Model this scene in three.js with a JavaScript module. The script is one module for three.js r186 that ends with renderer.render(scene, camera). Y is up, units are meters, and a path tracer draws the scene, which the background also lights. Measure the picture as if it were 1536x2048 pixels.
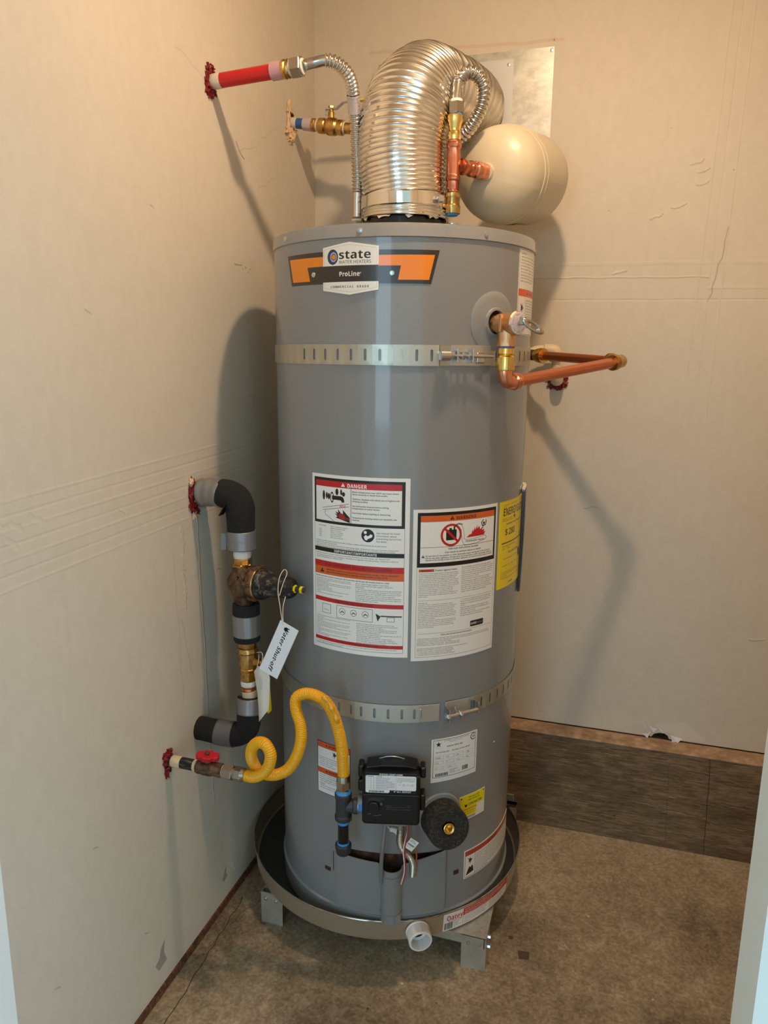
import * as THREE from 'three';
import { RoundedBoxGeometry } from 'three/addons/geometries/RoundedBoxGeometry.js';
import { RectAreaLightUniformsLib } from 'three/addons/lights/RectAreaLightUniformsLib.js';
import { mergeGeometries, toCreasedNormals } from 'three/addons/utils/BufferGeometryUtils.js';

// ---------- camera, sky, lights, exposure ----------
const lin = (r, g, b) => new THREE.Color().setRGB(r, g, b);
const scene = new THREE.Scene();
const camera = new THREE.PerspectiveCamera(2 * Math.atan(1024 / 1491.24) * 180 / Math.PI, 0.75, 0.05, 100);
camera.position.set(0.8445, 1.3584, 2.0864);
camera.rotation.set(-0.20836, 0.29422, 0.01089, 'YXZ');
const SKY = 5.9, LAMP = 775, DOME = 0.8, EXPOSURE = 0.8;
scene.background = lin(0.51, 0.78, 1.0);
scene.backgroundIntensity = SKY;
const LAMP_AT = [0.735, 2.335, 0.87];
RectAreaLightUniformsLib.init();
const lamp = new THREE.RectAreaLight(lin(1.0, 0.70, 0.45), LAMP, 0.064, 0.064);
lamp.position.set(...LAMP_AT); lamp.lookAt(LAMP_AT[0], 0, LAMP_AT[2]);
lamp.castShadow = true; lamp.name = 'ceiling_light_glow';
scene.add(lamp);
const dome = new THREE.PointLight(lin(1.0, 0.70, 0.45), DOME, 0, 2); // sideways light of the domed diffuser
dome.position.set(LAMP_AT[0], LAMP_AT[1] + 0.02, LAMP_AT[2]); dome.castShadow = true; dome.shadow.radius = 1.2; dome.name = 'ceiling_light_dome'; scene.add(dome);
const renderer = new THREE.WebGLRenderer({ antialias: true });
renderer.toneMapping = THREE.LinearToneMapping;
renderer.toneMappingExposure = EXPOSURE;
renderer.shadowMap.enabled = true;

// ---------- helpers ----------
const HX = 0.3851, HZ = 0.4427, R = 0.2794;          // axis and radius of the heater
const PX = 0.3492, PZ = 0.3955;                      // centre of the drain pan
const rad = (d) => d * Math.PI / 180;
const V = (a) => new THREE.Vector3(...a);
const plus = (a, b, s = 1) => [a[0] + b[0] * s, a[1] + b[1] * s, a[2] + b[2] * s];
const dirOf = (a, b) => V(b).sub(V(a)).normalize().toArray();
let seed = 7;
const rnd = () => { seed = (seed * 16807) % 2147483647; return seed / 2147483647; };
const counts = {};
function numbered(n) { counts[n] = (counts[n] ?? -1) + 1; return counts[n] ? n + '_' + String(counts[n]).padStart(3, '0') : n; }
function thing(name, label, category, base, group) {
  const o = new THREE.Group(); o.name = numbered(name); o.position.set(...base); scene.add(o);
  o.userData = { label, category }; if (group) o.userData.group = group;
  return o;
}
// a mesh from geometry given in world metres, under a parent that is only moved, never turned
function add(name, geo, mat, parent = scene, label) {
  const g = Array.isArray(geo) ? merge(geo) : geo;
  const off = new THREE.Vector3();
  for (let p = parent; p && p !== scene; p = p.parent) off.add(p.position);
  g.translate(-off.x, -off.y, -off.z);
  const m = new THREE.Mesh(g, mat); m.name = parent === scene ? numbered(name) : name;
  m.castShadow = m.receiveShadow = true; parent.add(m);
  if (label) m.userData.label = label;
  return m;
}
function struct(name, geo, mat, parent = scene) { const m = add(name, geo, mat, parent); if (parent === scene) { m.name = name; m.userData.kind = 'structure'; } return m; }
function plain(g) {
  const h = g.index ? g.toNonIndexed() : g;
  if (!h.attributes.normal) h.computeVertexNormals();
  if (!h.attributes.uv) h.setAttribute('uv', new THREE.BufferAttribute(new Float32Array(h.attributes.position.count * 2), 2));
  for (const k of Object.keys(h.attributes)) if (!['position', 'normal', 'uv'].includes(k)) h.deleteAttribute(k);
  return h;
}
function merge(list) { return mergeGeometries(list.map(plain)); }
const UPV = new THREE.Vector3(0, 1, 0);
function aim(g, at, dir) { // turns +y of a geometry into dir and moves it to at
  const q = new THREE.Quaternion().setFromUnitVectors(UPV, V(dir).normalize());
  return g.applyQuaternion(q).translate(...at);
}
// solid of revolution along a direction; profile rows are [distance, radius]
function lat(at, dir, prof, seg = 40, crease = 0.5) {
  const pts = prof.map(([d, r]) => new THREE.Vector2(Math.max(r, 0.00001), d));
  return aim(toCreasedNormals(new THREE.LatheGeometry(pts, seg), crease), at, dir);
}
const rod = (a, b, r, seg = 24) => { const l = V(a).distanceTo(V(b)), c = Math.min(r * 0.12, 0.0008); return lat(a, dirOf(a, b), [[0, 0], [0, r - c], [c, r], [l - c, r], [l, r - c], [l, 0]], seg); };
const hollow = (a, b, r, ri, seg = 32) => { const l = V(a).distanceTo(V(b)); return lat(a, dirOf(a, b), [[0, ri], [0, r - 0.0006], [0.0006, r], [l - 0.0006, r], [l, r - 0.0006], [l, ri], [0, ri]], seg); };
function hex(at, dir, len, r, turn = 0) {
  const c = Math.min(0.0012, len * 0.15);
  const g = toCreasedNormals(new THREE.LatheGeometry([[0, 0], [0, r - c], [c, r], [len - c, r], [len, r - c], [len, 0]].map(([d, q]) => new THREE.Vector2(Math.max(q, 0.00001), d)), 6), 0.2);
  return aim(g.rotateY(turn), at, dir);
}
function curveOf(pts, tension = 0.5) { const c = new THREE.CatmullRomCurve3(pts.map(V), false, 'centripetal', tension); c.arcLengthDivisions = 1200; return c; }
const tube = (pts, r, n = 60, seg = 16) => new THREE.TubeGeometry(curveOf(pts), n, r, seg, false);
// swept tube whose radius changes along it: radius(s in metres, angle 0..1, total length)
function sweep(pts, radius, step, seg = 24, caps = true) {
  const c = curveOf(pts), L = c.getLength(), n = Math.max(4, Math.round(L / step)), fr = c.computeFrenetFrames(n, false);
  const pos = [], uv = [], idx = [];
  for (let i = 0; i <= n; i++) {
    const P = c.getPointAt(i / n), N = fr.normals[i], B = fr.binormals[i];
    for (let j = 0; j <= seg; j++) {
      const a = j / seg * Math.PI * 2, r = radius(i / n * L, j / seg, L);
      pos.push(P.x + r * (Math.cos(a) * N.x + Math.sin(a) * B.x), P.y + r * (Math.cos(a) * N.y + Math.sin(a) * B.y), P.z + r * (Math.cos(a) * N.z + Math.sin(a) * B.z));
      uv.push(i / n * L / 0.1, 1 - j / seg);
    }
  }
  for (let i = 0; i < n; i++) for (let j = 0; j < seg; j++) {
    const a = i * (seg + 1) + j, b = a + seg + 1;
    idx.push(a, a + 1, b, b, a + 1, b + 1);
  }
  if (caps) for (const i of [0, n]) {
    const P = c.getPointAt(i / n), k = pos.length / 3; pos.push(P.x, P.y, P.z); uv.push(0, 0);
    for (let j = 0; j < seg; j++) { const a = i * (seg + 1) + j; i ? idx.push(k, a, a + 1) : idx.push(k, a + 1, a); }
  }
  const g = new THREE.BufferGeometry();
  g.setAttribute('position', new THREE.Float32BufferAttribute(pos, 3)); g.setAttribute('uv', new THREE.Float32BufferAttribute(uv, 2));
  g.setIndex(idx); g.computeVertexNormals();
  // join the seam's normals
  const nn = g.attributes.normal;
  for (let i = 0; i <= n; i++) { const a = i * (seg + 1), b = a + seg; const v = new THREE.Vector3(nn.getX(a) + nn.getX(b), nn.getY(a) + nn.getY(b), nn.getZ(a) + nn.getZ(b)).normalize(); nn.setXYZ(a, v.x, v.y, v.z); nn.setXYZ(b, v.x, v.y, v.z); }
  return g;
}
const rbox = (w, h, d, r = 0.002, seg = 2) => new RoundedBoxGeometry(w, h, d, seg, Math.min(r, w / 2.01, h / 2.01, d / 2.01));
// frame on the heater: local x along the jacket to the right, y up (world height), z off the jacket
function frame(deg, x = 0, y = 0, off = 0) {
  const t = rad(deg), m = new THREE.Matrix4().makeRotationY(t);
  const n = [Math.sin(t), Math.cos(t)], g = [Math.cos(t), -Math.sin(t)];
  m.setPosition(HX + n[0] * (R + off) + g[0] * x, y, HZ + n[1] * (R + off) + g[1] * x);
  return m;
}
const onFrame = (deg, x, y, off) => { const v = new THREE.Vector3().applyMatrix4(frame(deg, x, y, off)); return v.toArray(); };
const cyl = (deg, y, r) => [HX + r * Math.sin(rad(deg)), y, HZ + r * Math.cos(rad(deg))];
// bent plate: a closed sheet on a cylinder between angles, bottom(deg) and top(deg), from radius r0 out to r1; uv 0..1 over the given box
function bent(d0, d1, bottom, top, r0, r1, o = {}) {
  const cx = o.cx ?? HX, cz = o.cz ?? HZ, n = Math.max(2, Math.round((d1 - d0) / (o.step ?? 1.5))), m = o.rows ?? 1;
  const ys = o.box ?? [Math.min(bottom(d0), bottom((d0 + d1) / 2), bottom(d1)), Math.max(top(d0), top((d0 + d1) / 2), top(d1))];
  const pos = [], nor = [], uv = [], idx = [];
  const list = o.stops ?? Array.from({ length: n + 1 }, (_, i) => d0 + (d1 - d0) * i / n);
  const P = (d, y, r) => [cx + r * Math.sin(rad(d)), y, cz + r * Math.cos(rad(d))];
  const face = (r, s) => {
    const k = pos.length / 3, N = list.length - 1;
    list.forEach((d) => { for (let j = 0; j <= m; j++) { const y = bottom(d) + (top(d) - bottom(d)) * j / m; pos.push(...P(d, y, r(y))); nor.push(s * Math.sin(rad(d)), 0, s * Math.cos(rad(d))); uv.push((d - d0) / (d1 - d0), (y - ys[0]) / (ys[1] - ys[0])); } });
    for (let i = 0; i < N; i++) for (let j = 0; j < m; j++) { const a = k + i * (m + 1) + j, b = a + m + 1; s > 0 ? idx.push(a, b, a + 1, a + 1, b, b + 1) : idx.push(a, a + 1, b, a + 1, b + 1, b); }
  };
  const f0 = typeof r0 === 'function' ? r0 : () => r0, f1 = typeof r1 === 'function' ? r1 : () => r1;
  face(f1, 1);
  if (!o.sheet) {
    face(f0, -1);
    const quad = (a, b, c, e) => { const A = V(a), nn = V(b).sub(A).cross(V(c).sub(A)).normalize(); const k = pos.length / 3; for (const q of [a, b, c, e]) { pos.push(...q); nor.push(nn.x, nn.y, nn.z); uv.push(0.002, 0.002); } idx.push(k, k + 1, k + 2, k, k + 2, k + 3); };
    for (let i = 0; i < list.length - 1; i++) { const a = list[i], b = list[i + 1];
      quad(P(a, top(a), f1(top(a))), P(b, top(b), f1(top(b))), P(b, top(b), f0(top(b))), P(a, top(a), f0(top(a))));
      quad(P(a, bottom(a), f0(bottom(a))), P(b, bottom(b), f0(bottom(b))), P(b, bottom(b), f1(bottom(b))), P(a, bottom(a), f1(bottom(a)))); }
    if (d1 - d0 < 359.9) { quad(P(d0, bottom(d0), f0(bottom(d0))), P(d0, bottom(d0), f1(bottom(d0))), P(d0, top(d0), f1(top(d0))), P(d0, top(d0), f0(top(d0))));
      quad(P(d1, bottom(d1), f1(bottom(d1))), P(d1, bottom(d1), f0(bottom(d1))), P(d1, top(d1), f0(top(d1))), P(d1, top(d1), f1(top(d1)))); }
  }
  const g = new THREE.BufferGeometry();
  g.setAttribute('position', new THREE.Float32BufferAttribute(pos, 3)); g.setAttribute('normal', new THREE.Float32BufferAttribute(nor, 3)); g.setAttribute('uv', new THREE.Float32BufferAttribute(uv, 2)); g.setIndex(idx);
  return g;
}
const flatTop = (y) => () => y;
function path(pairs) { // piecewise linear function through [x, y]
  return (x) => { if (x <= pairs[0][0]) return pairs[0][1]; for (let i = 1; i < pairs.length; i++) if (x <= pairs[i][0]) { const [a, b] = pairs[i - 1], [c, d] = pairs[i]; return b + (d - b) * (x - a) / (c - a); } return pairs[pairs.length - 1][1]; };
}
function screwHead(at, dir, r, h = r * 0.7) { return lat(at, dir, [[0, 0], [0, r], [h * 0.35, r * 0.95], [h * 0.8, r * 0.6], [h, r * 0.2], [h, 0]], 16, 0.9); }
// lump of sealant or foam: deformed balls set round a centre in the plane of a wall
function lumps(at, normal, spots, rough = 0.5) {
  const out = [];
  for (const [u, v, w, ru, rv] of spots) {
    const g = new THREE.IcosahedronGeometry(1, 2), p = g.attributes.position, k = rnd() * 10;
    for (let i = 0; i < p.count; i++) { const x = p.getX(i), y = p.getY(i), z = p.getZ(i), f = 1 + rough * (Math.sin(5 * x + k) * Math.sin(6 * y + k * 2) + 0.6 * Math.sin(9 * z + 7 * x + k)); p.setXYZ(i, x * f * ru, y * f * rv, z * f * w); }
    g.translate(u, v, 0);
    if (normal === 'x') g.rotateY(-Math.PI / 2); // local x -> +z
    out.push(toCreasedNormals(g, 1.1).translate(...at));
  }
  return out;
}
// ---------- noise and textures ----------
const H = new Float32Array(65536); { let s = 12345; for (let i = 0; i < 65536; i++) { s = (s * 16807) % 2147483647; H[i] = s / 2147483647; } }
function vn(x, y, per) { const xi = Math.floor(x), yi = Math.floor(y), fx = x - xi, fy = y - yi, w = (a, b) => H[((((a % per) + per) % per) * 131 + (((b % per) + per) % per) * 7919) & 65535]; const u = fx * fx * (3 - 2 * fx), v = fy * fy * (3 - 2 * fy); return (w(xi, yi) * (1 - u) + w(xi + 1, yi) * u) * (1 - v) + (w(xi, yi + 1) * (1 - u) + w(xi + 1, yi + 1) * u) * v; }
function fbm(u, v, base, oct) { let s = 0, a = 0.5, f = base, t = 0; for (let o = 0; o < oct; o++) { s += a * vn(u * f + o * 17.3, v * f + o * 9.1, f * 64); t += a; a *= 0.55; f *= 2; } return s / t; }
function pixelTex(w, h, fn, srgb = true, after) {
  const c = document.createElement('canvas'); c.width = w; c.height = h; const x = c.getContext('2d'), im = x.createImageData(w, h);
  for (let j = 0; j < h; j++) for (let i = 0; i < w; i++) { const q = fn((i + 0.5) / w, (j + 0.5) / h), k = (j * w + i) * 4; im.data[k] = q[0]; im.data[k + 1] = q[1]; im.data[k + 2] = q[2]; im.data[k + 3] = 255; }
  x.putImageData(im, 0, 0); if (after) after(x, w, h);
  const t = new THREE.CanvasTexture(c); if (srgb) t.colorSpace = THREE.SRGBColorSpace; t.wrapS = t.wrapT = THREE.RepeatWrapping; t.anisotropy = 8; return t;
}
function drawTex(w, h, fn) { const c = document.createElement('canvas'); c.width = w; c.height = h; const x = c.getContext('2d'); fn(x, w, h); const t = new THREE.CanvasTexture(c); t.colorSpace = THREE.SRGBColorSpace; t.anisotropy = 8; return t; }
const mix = (a, b, t) => a.map((q, i) => q + (b[i] - q) * t);
const clamp = (x, a = 0, b = 1) => Math.min(b, Math.max(a, x));
const mat = (color, roughness, metalness = 0, more = {}) => new THREE.MeshPhysicalMaterial({ color, roughness, metalness, side: THREE.DoubleSide, ...more });

// ---------- shared materials ----------
const galvTex = pixelTex(512, 512, (u, v) => { const n = fbm(u, v, 10, 4), m = fbm(u + 3, v + 1, 34, 3), k = 196 + (n - 0.5) * 26 + (m - 0.5) * 40; return [k, k * 1.0, k * 0.97]; });
const galvRough = pixelTex(256, 256, (u, v) => { const n = fbm(u, v, 8, 5), k = 105 + (n - 0.5) * 50; return [k, k, k]; }, false);
const copperTex = pixelTex(256, 256, (u, v) => { const n = fbm(u, v, 6, 5); return mix([236, 150, 112], [176, 92, 62], clamp(n * 2.2 - 0.6)); });
const brassTex = pixelTex(256, 256, (u, v) => { const n = fbm(u, v, 9, 4); return mix([222, 186, 120], [168, 128, 70], clamp(n * 2 - 0.5)); });
const foamBump = pixelTex(256, 256, (u, v) => { const k = fbm(u, v, 60, 2) * 255; return [k, k, k]; }, false);
const dustTex = pixelTex(256, 256, (u, v) => { const n = fbm(u, v, 30, 3) * fbm(u + 2, v + 5, 6, 3); return mix([18, 18, 19], [112, 104, 90], clamp((n - 0.25) * 3.6)); });
const bronzeTex = pixelTex(256, 256, (u, v) => { const n = fbm(u, v, 12, 5); return mix([128, 98, 72], [70, 50, 36], clamp(n * 2.4 - 0.7)); });
const rustTex = pixelTex(256, 256, (u, v) => { const n = fbm(u * 3, v, 6, 5); return mix([36, 22, 15], [104, 66, 44], clamp(n * 2.4 - 0.8)); });
const speckTex = pixelTex(512, 256, (u, v) => { const n = fbm(u, v, 64, 2), k = 36 + clamp((n - 0.45) * 3) * 34; return [k, k * 0.97, k * 0.9]; });
const paintBump = pixelTex(512, 512, (u, v) => { const k = fbm(u, v, 40, 3) * 255; return [k, k, k]; }, false);
const M = {
  jacket: mat('#86888a', 0.4, 0, { clearcoat: 0.8, clearcoatRoughness: 0.07, bumpMap: paintBump, bumpScale: 0.00012 }),
  jacketPlain: mat('#86888a', 0.4, 0, { clearcoat: 0.8, clearcoatRoughness: 0.09 }),
  galv: mat('#f4f4f0', 0.9, 0.55, { map: galvTex, roughnessMap: galvRough }),
  strap: mat('#f6f2e6', 0.8, 0.7, { map: galvTex, roughnessMap: galvRough }),
  galvSmooth: mat('#cbccc9', 0.5, 0.4), zincDull: mat('#c4c2ba', 0.42, 0.65), zinc: mat('#c9ccd0', 0.28, 1), steel: mat('#b9b4ab', 0.25, 1), nickel: mat('#aaa296', 0.32, 1),
  foil: mat('#f0ece6', 0.17, 1), foilBand: mat('#e6e2dc', 0.14, 1),
  flex: mat('#cfcac2', 0.2, 1), copper: mat('#ffffff', 0.3, 1, { map: copperTex }), copperBright: mat('#f0a27e', 0.22, 1),
  brass: mat('#ffffff', 0.28, 1, { map: brassTex }), brassBright: mat('#e8c070', 0.2, 1), bronze: mat('#ffffff', 0.62, 0.45, { map: bronzeTex }), tpBrass: mat('#d8a878', 0.38, 0.85),
  blackIron: mat('#3c3e42', 0.5, 0.35), blackGloss: mat('#0c0d10', 0.3), blackPlastic: mat('#0b0c0f', 0.34), blackRim: mat('#060606', 0.4),
  foam: mat('#1d1e20', 0.95, 0, { bumpMap: foamBump, bumpScale: 0.0008 }), foamGrey: mat('#ffffff', 1, 0, { map: speckTex, bumpMap: foamBump, bumpScale: 0.0016 }),
  duct: mat('#96989b', 0.36, 0.65), ductDull: mat('#8f9092', 0.5, 0.4), dusty: mat('#ffffff', 0.75, 0, { map: dustTex }),
  hose: mat('#f2ae06', 0.33, 0, { clearcoat: 0.3, clearcoatRoughness: 0.2 }), yellow: mat('#e6d800', 0.4), redPex: mat('#c8141c', 0.38), bluePex: mat('#2f5fa8', 0.4), pexRing: mat('#dccfd6', 0.35, 0, { transmission: 0.25 }), pexRingPink: mat('#dba9b2', 0.35, 0, { transmission: 0.2 }),
  white: mat('#eae6df', 0.45), whitePlastic: mat('#ece9e6', 0.35), cream: mat('#e2cfae', 0.55), tape: mat('#e9e6da', 0.5), bluePaste: mat('#3f93dc', 0.55), redPaint: mat('#c3182a', 0.42), sealant: mat('#7d1419', 0.42), putty: mat('#e8c9a4', 0.7), paintSplash: mat('#ded4c4', 0.6),
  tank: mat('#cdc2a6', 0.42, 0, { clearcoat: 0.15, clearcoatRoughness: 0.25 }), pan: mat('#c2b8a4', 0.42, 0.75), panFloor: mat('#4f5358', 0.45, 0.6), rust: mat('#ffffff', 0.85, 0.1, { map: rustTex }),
  cpvc: mat('#e0cfae', 0.45), wireRed: mat('#b03038', 0.45), string: mat('#e8dfd0', 0.8), paper: mat('#efeef0', 0.7), tagPaper: mat('#e6dfd0', 0.7), dark: mat('#0a0807', 0.9),
};

// ---------- the room ----------
const WX = 1.5, WZ = 1.436, WY = 2.44, HB = 0.2951, DC = 0.0623;
function planar(g, ax, w, h, x0 = 0, y0 = 0) { // uv from world metres
  const p = g.attributes.position, uv = new Float32Array(p.count * 2);
  for (let i = 0; i < p.count; i++) { const a = ax === 'x' ? p.getX(i) : p.getZ(i), b = ax === 'floor' ? p.getX(i) : p.getY(i); uv[i * 2] = ((ax === 'floor' ? b : a) - x0) / w; uv[i * 2 + 1] = ((ax === 'floor' ? a : b) - y0) / h; }
  g.setAttribute('uv', new THREE.BufferAttribute(uv, 2)); return g;
}
const box = (x0, x1, y0, y1, z0, z1) => new THREE.BoxGeometry(x1 - x0, y1 - y0, z1 - z0).translate((x0 + x1) / 2, (y0 + y1) / 2, (z0 + z1) / 2);
function wallBump(w, h, W, Hm, draw) {
  return pixelTex(w, h, (u, v) => { const k = 120 + (fbm(u * W, v * Hm, 60, 2) - 0.5) * 14 + (fbm(u * W, v * Hm, 4, 3) - 0.5) * 44; return [k, k, k]; }, false, (x) => { x.save(); x.translate(0, h); x.scale(w / W, -h / Hm); draw(x); x.restore(); });
}
function line(x, pts, width, style) { x.strokeStyle = style; x.lineWidth = width; x.lineCap = 'round'; x.lineJoin = 'round'; x.beginPath(); pts.forEach(([a, b], i) => (i ? x.lineTo(a, b) : x.moveTo(a, b))); x.stroke(); }
function blot(x, pts, style) { x.fillStyle = style; x.beginPath(); pts.forEach(([a, b], i) => (i ? x.lineTo(a, b) : x.moveTo(a, b))); x.closePath(); x.fill(); }
const wob = (a, b, n, amp) => Array.from({ length: n + 1 }, (_, i) => [a[0] + (b[0] - a[0]) * i / n + (rnd() - 0.5) * amp, a[1] + (b[1] - a[1]) * i / n + (rnd() - 0.5) * amp]);
const paintTex = (w, h, W, Hm, base, draw) => pixelTex(w, h, (u, v) => { const k = (fbm(u, v, 5, 4) - 0.5) * 9 + (fbm(u, v, 120, 1) - 0.5) * 4; return [base[0] + k, base[1] + k, base[2] + k]; }, true, (x) => { x.save(); x.translate(0, h); x.scale(w / W, -h / Hm); draw(x); x.restore(); });
const PAINT = [216, 207, 190];
// left wall: a = z, b = y
const leftMap = paintTex(1024, 1400, WZ, WY, PAINT, (x) => {
  const patch = (z, y, s) => blot(x, [[z - 0.022 * s, y - 0.02 * s], [z + 0.008 * s, y - 0.024 * s], [z + 0.02 * s, y - 0.004 * s], [z + 0.004 * s, y + 0.004 * s], [z - 0.002 * s, y + 0.022 * s], [z - 0.018 * s, y + 0.034 * s], [z - 0.013 * s, y + 0.005 * s]], 'rgba(150,146,138,0.85)');
  patch(0.915, 0.085, 1); patch(0.637, 0.083, 0.62);
  line(x, wob([0.588, 0.06], [0.6, 0.09], 4, 0.004), 0.006, 'rgba(235,230,218,0.9)');
  for (const [z, y] of [[1.15, 0.15], [1.2, 0.28], [1.08, 0.47], [0.95, 0.18], [1.3, 0.55], [0.8, 1.62], [1.0, 1.42]]) line(x, wob([z, y], [z + 0.012, y + 0.006], 3, 0.004), 0.002, 'rgba(120,110,98,0.5)');
  line(x, wob([1.16, 0.02], [1.24, 0.12], 8, 0.004), 0.0012, 'rgba(110,100,90,0.5)');
  line(x, wob([0.47, 1.82], [0.43, 1.79], 4, 0.006), 0.002, 'rgba(90,70,50,0.8)'); line(x, wob([0.46, 1.79], [0.2, 1.93], 14, 0.012), 0.0012, 'rgba(150,125,100,0.35)'); line(x, wob([0.36, 1.74], [0.24, 1.8], 8, 0.01), 0.0012, 'rgba(150,125,100,0.35)'); line(x, wob([0.7, 1.93], [0.58, 1.9], 6, 0.008), 0.0012, 'rgba(150,125,100,0.35)');
  for (let i = 0; i < 9; i++) { const ba = 0.40 + rnd() * 0.055, bb = 1.54 + rnd() * 0.014; blot(x, wob([ba, bb], [ba + 0.004, bb + 0.002], 4, 0.004), 'rgba(50,38,28,0.8)'); }
  line(x, wob([0.49, 1.555], [0.455, 1.556], 3, 0.001), 0.002, 'rgba(110,85,60,0.7)');
  line(x, wob([0.79, 0.95], [0.78, 0.62], 9, 0.01), 0.0012, 'rgba(115,105,95,0.35)'); line(x, wob([0.77, 0.80], [0.74, 0.66], 9, 0.01), 0.0012, 'rgba(115,105,95,0.5)');
  line(x, wob([0.62, 0.87], [0.60, 0.868], 3, 0.004), 0.0012, 'rgba(60,50,40,0.6)');
});
const leftBump = wallBump(1024, 1400, WZ, WY, (x) => {
  for (let k = 0; k < 7; k++) { const g = 120 + (k % 2 ? -34 : 34); line(x, [[1.436, 1.135 - k * 0.022], [0, 1.17 - k * 0.024]], 0.004, `rgba(${g},${g},${g},0.8)`); }
  line(x, wob([0.695, 1.01], [0.672, 0.30], 30, 0.004), 0.003, '#e8e8e8'); // caulk ridge
  for (let k = 0; k < 9; k++) line(x, wob([0.76, 1.0 - k * 0.02], [0.752, 0.985 - k * 0.02], 2, 0.006), 0.006, '#c8c8c8');
  for (const [z, y] of [[1.2, 1.07], [1.22, 1.1], [1.19, 1.09], [1.15, 1.1], [0.84, 1.64]]) line(x, wob([z, y], [z + 0.02, y + 0.01], 3, 0.012), 0.007, 'rgba(70,70,70,0.7)');
  for (let k = 0; k < 40; k++) { const z = rnd() * 1.4, y = rnd() * 2.3; line(x, wob([z, y], [z + 0.01, y + 0.01], 2, 0.012), 0.003, rnd() > 0.5 ? 'rgba(80,80,80,0.6)' : 'rgba(190,190,190,0.6)'); }
});
// back wall: a = x, b = y
const backMap = paintTex(1024, 1600, WX, WY, PAINT, (x) => {
  line(x, wob([0.16, 2.142], [0.66, 2.125], 16, 0.006), 0.008, 'rgba(206,168,140,0.35)'); // stained edge left by an older, larger plate
  blot(x, wob([0.638, 2.128], [0.645, 2.131], 4, 0.009), 'rgba(70,40,25,0.9)');
  blot(x, wob([0.607, 1.395], [0.609, 1.396], 3, 0.006), 'rgba(40,30,22,0.9)');
  for (const [a, b] of [[0.78, 1.9], [0.93, 1.905], [0.80, 1.72], [1.08, 1.8], [0.7, 0.33], [0.66, 0.33]]) blot(x, wob([a, b], [a + 0.004, b + 0.002], 3, 0.006), 'rgba(120,85,60,0.7)');
  line(x, wob([1.085, 1.67], [1.055, 1.5], 10, 0.008), 0.0015, 'rgba(120,95,70,0.6)');
  blot(x, [[1.07, 0.3], [1.02, 0.34], [1.1, 0.36], [1.16, 0.31]], 'rgba(228,220,205,0.5)');
});
const backBump = wallBump(1024, 1600, WX, WY, (x) => {
  for (const [a, b, c, d, w, g] of [[0.55, 1.595, 1.5, 1.585, 0.008, 146], [0.55, 1.561, 1.05, 1.556, 0.003, 200], [0.55, 1.504, 1.5, 1.498, 0.003, 70], [1.053, 2.44, 1.02, 1.3, 0.004, 165], [1.075, 2.44, 1.05, 1.3, 0.003, 80], [1.10, 2.44, 1.075, 1.2, 0.003, 170], [1.02, 1.50, 1.02, 1.1, 0.004, 90], [1.05, 1.53, 1.5, 1.525, 0.006, 160]]) line(x, wob([a, b], [c, d], 20, 0.0025), w, `rgb(${g},${g},${g})`);
  for (const [a, b] of [[0.985, 1.82], [1.0, 1.80], [1.0, 1.77], [0.82, 1.567], [0.9, 1.70], [0.95, 1.72], [1.24, 0.62], [1.3, 0.58], [0.79, 0.95]]) line(x, wob([a, b], [a + 0.03, b + 0.008], 3, 0.006), 0.005, '#d8d8d8');
  for (let k = 0; k < 40; k++) { const z = rnd() * 1.5, y = 0.3 + rnd() * 2.1; line(x, wob([z, y], [z + 0.01, y + 0.01], 2, 0.012), 0.003, rnd() > 0.5 ? 'rgba(80,80,80,0.6)' : 'rgba(190,190,190,0.6)'); }
});
M.leftWall = mat('#ffffff', 0.62, 0, { map: leftMap, bumpMap: leftBump, bumpScale: 0.0035 });
M.backWall = mat('#ffffff', 0.62, 0, { map: backMap, bumpMap: backBump, bumpScale: 0.0035 });
M.wall = mat('#d8cfbe', 0.7, 0, { bumpMap: paintBump, bumpScale: 0.001 });
M.trim = mat('#e6e6e2', 0.4);
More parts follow.
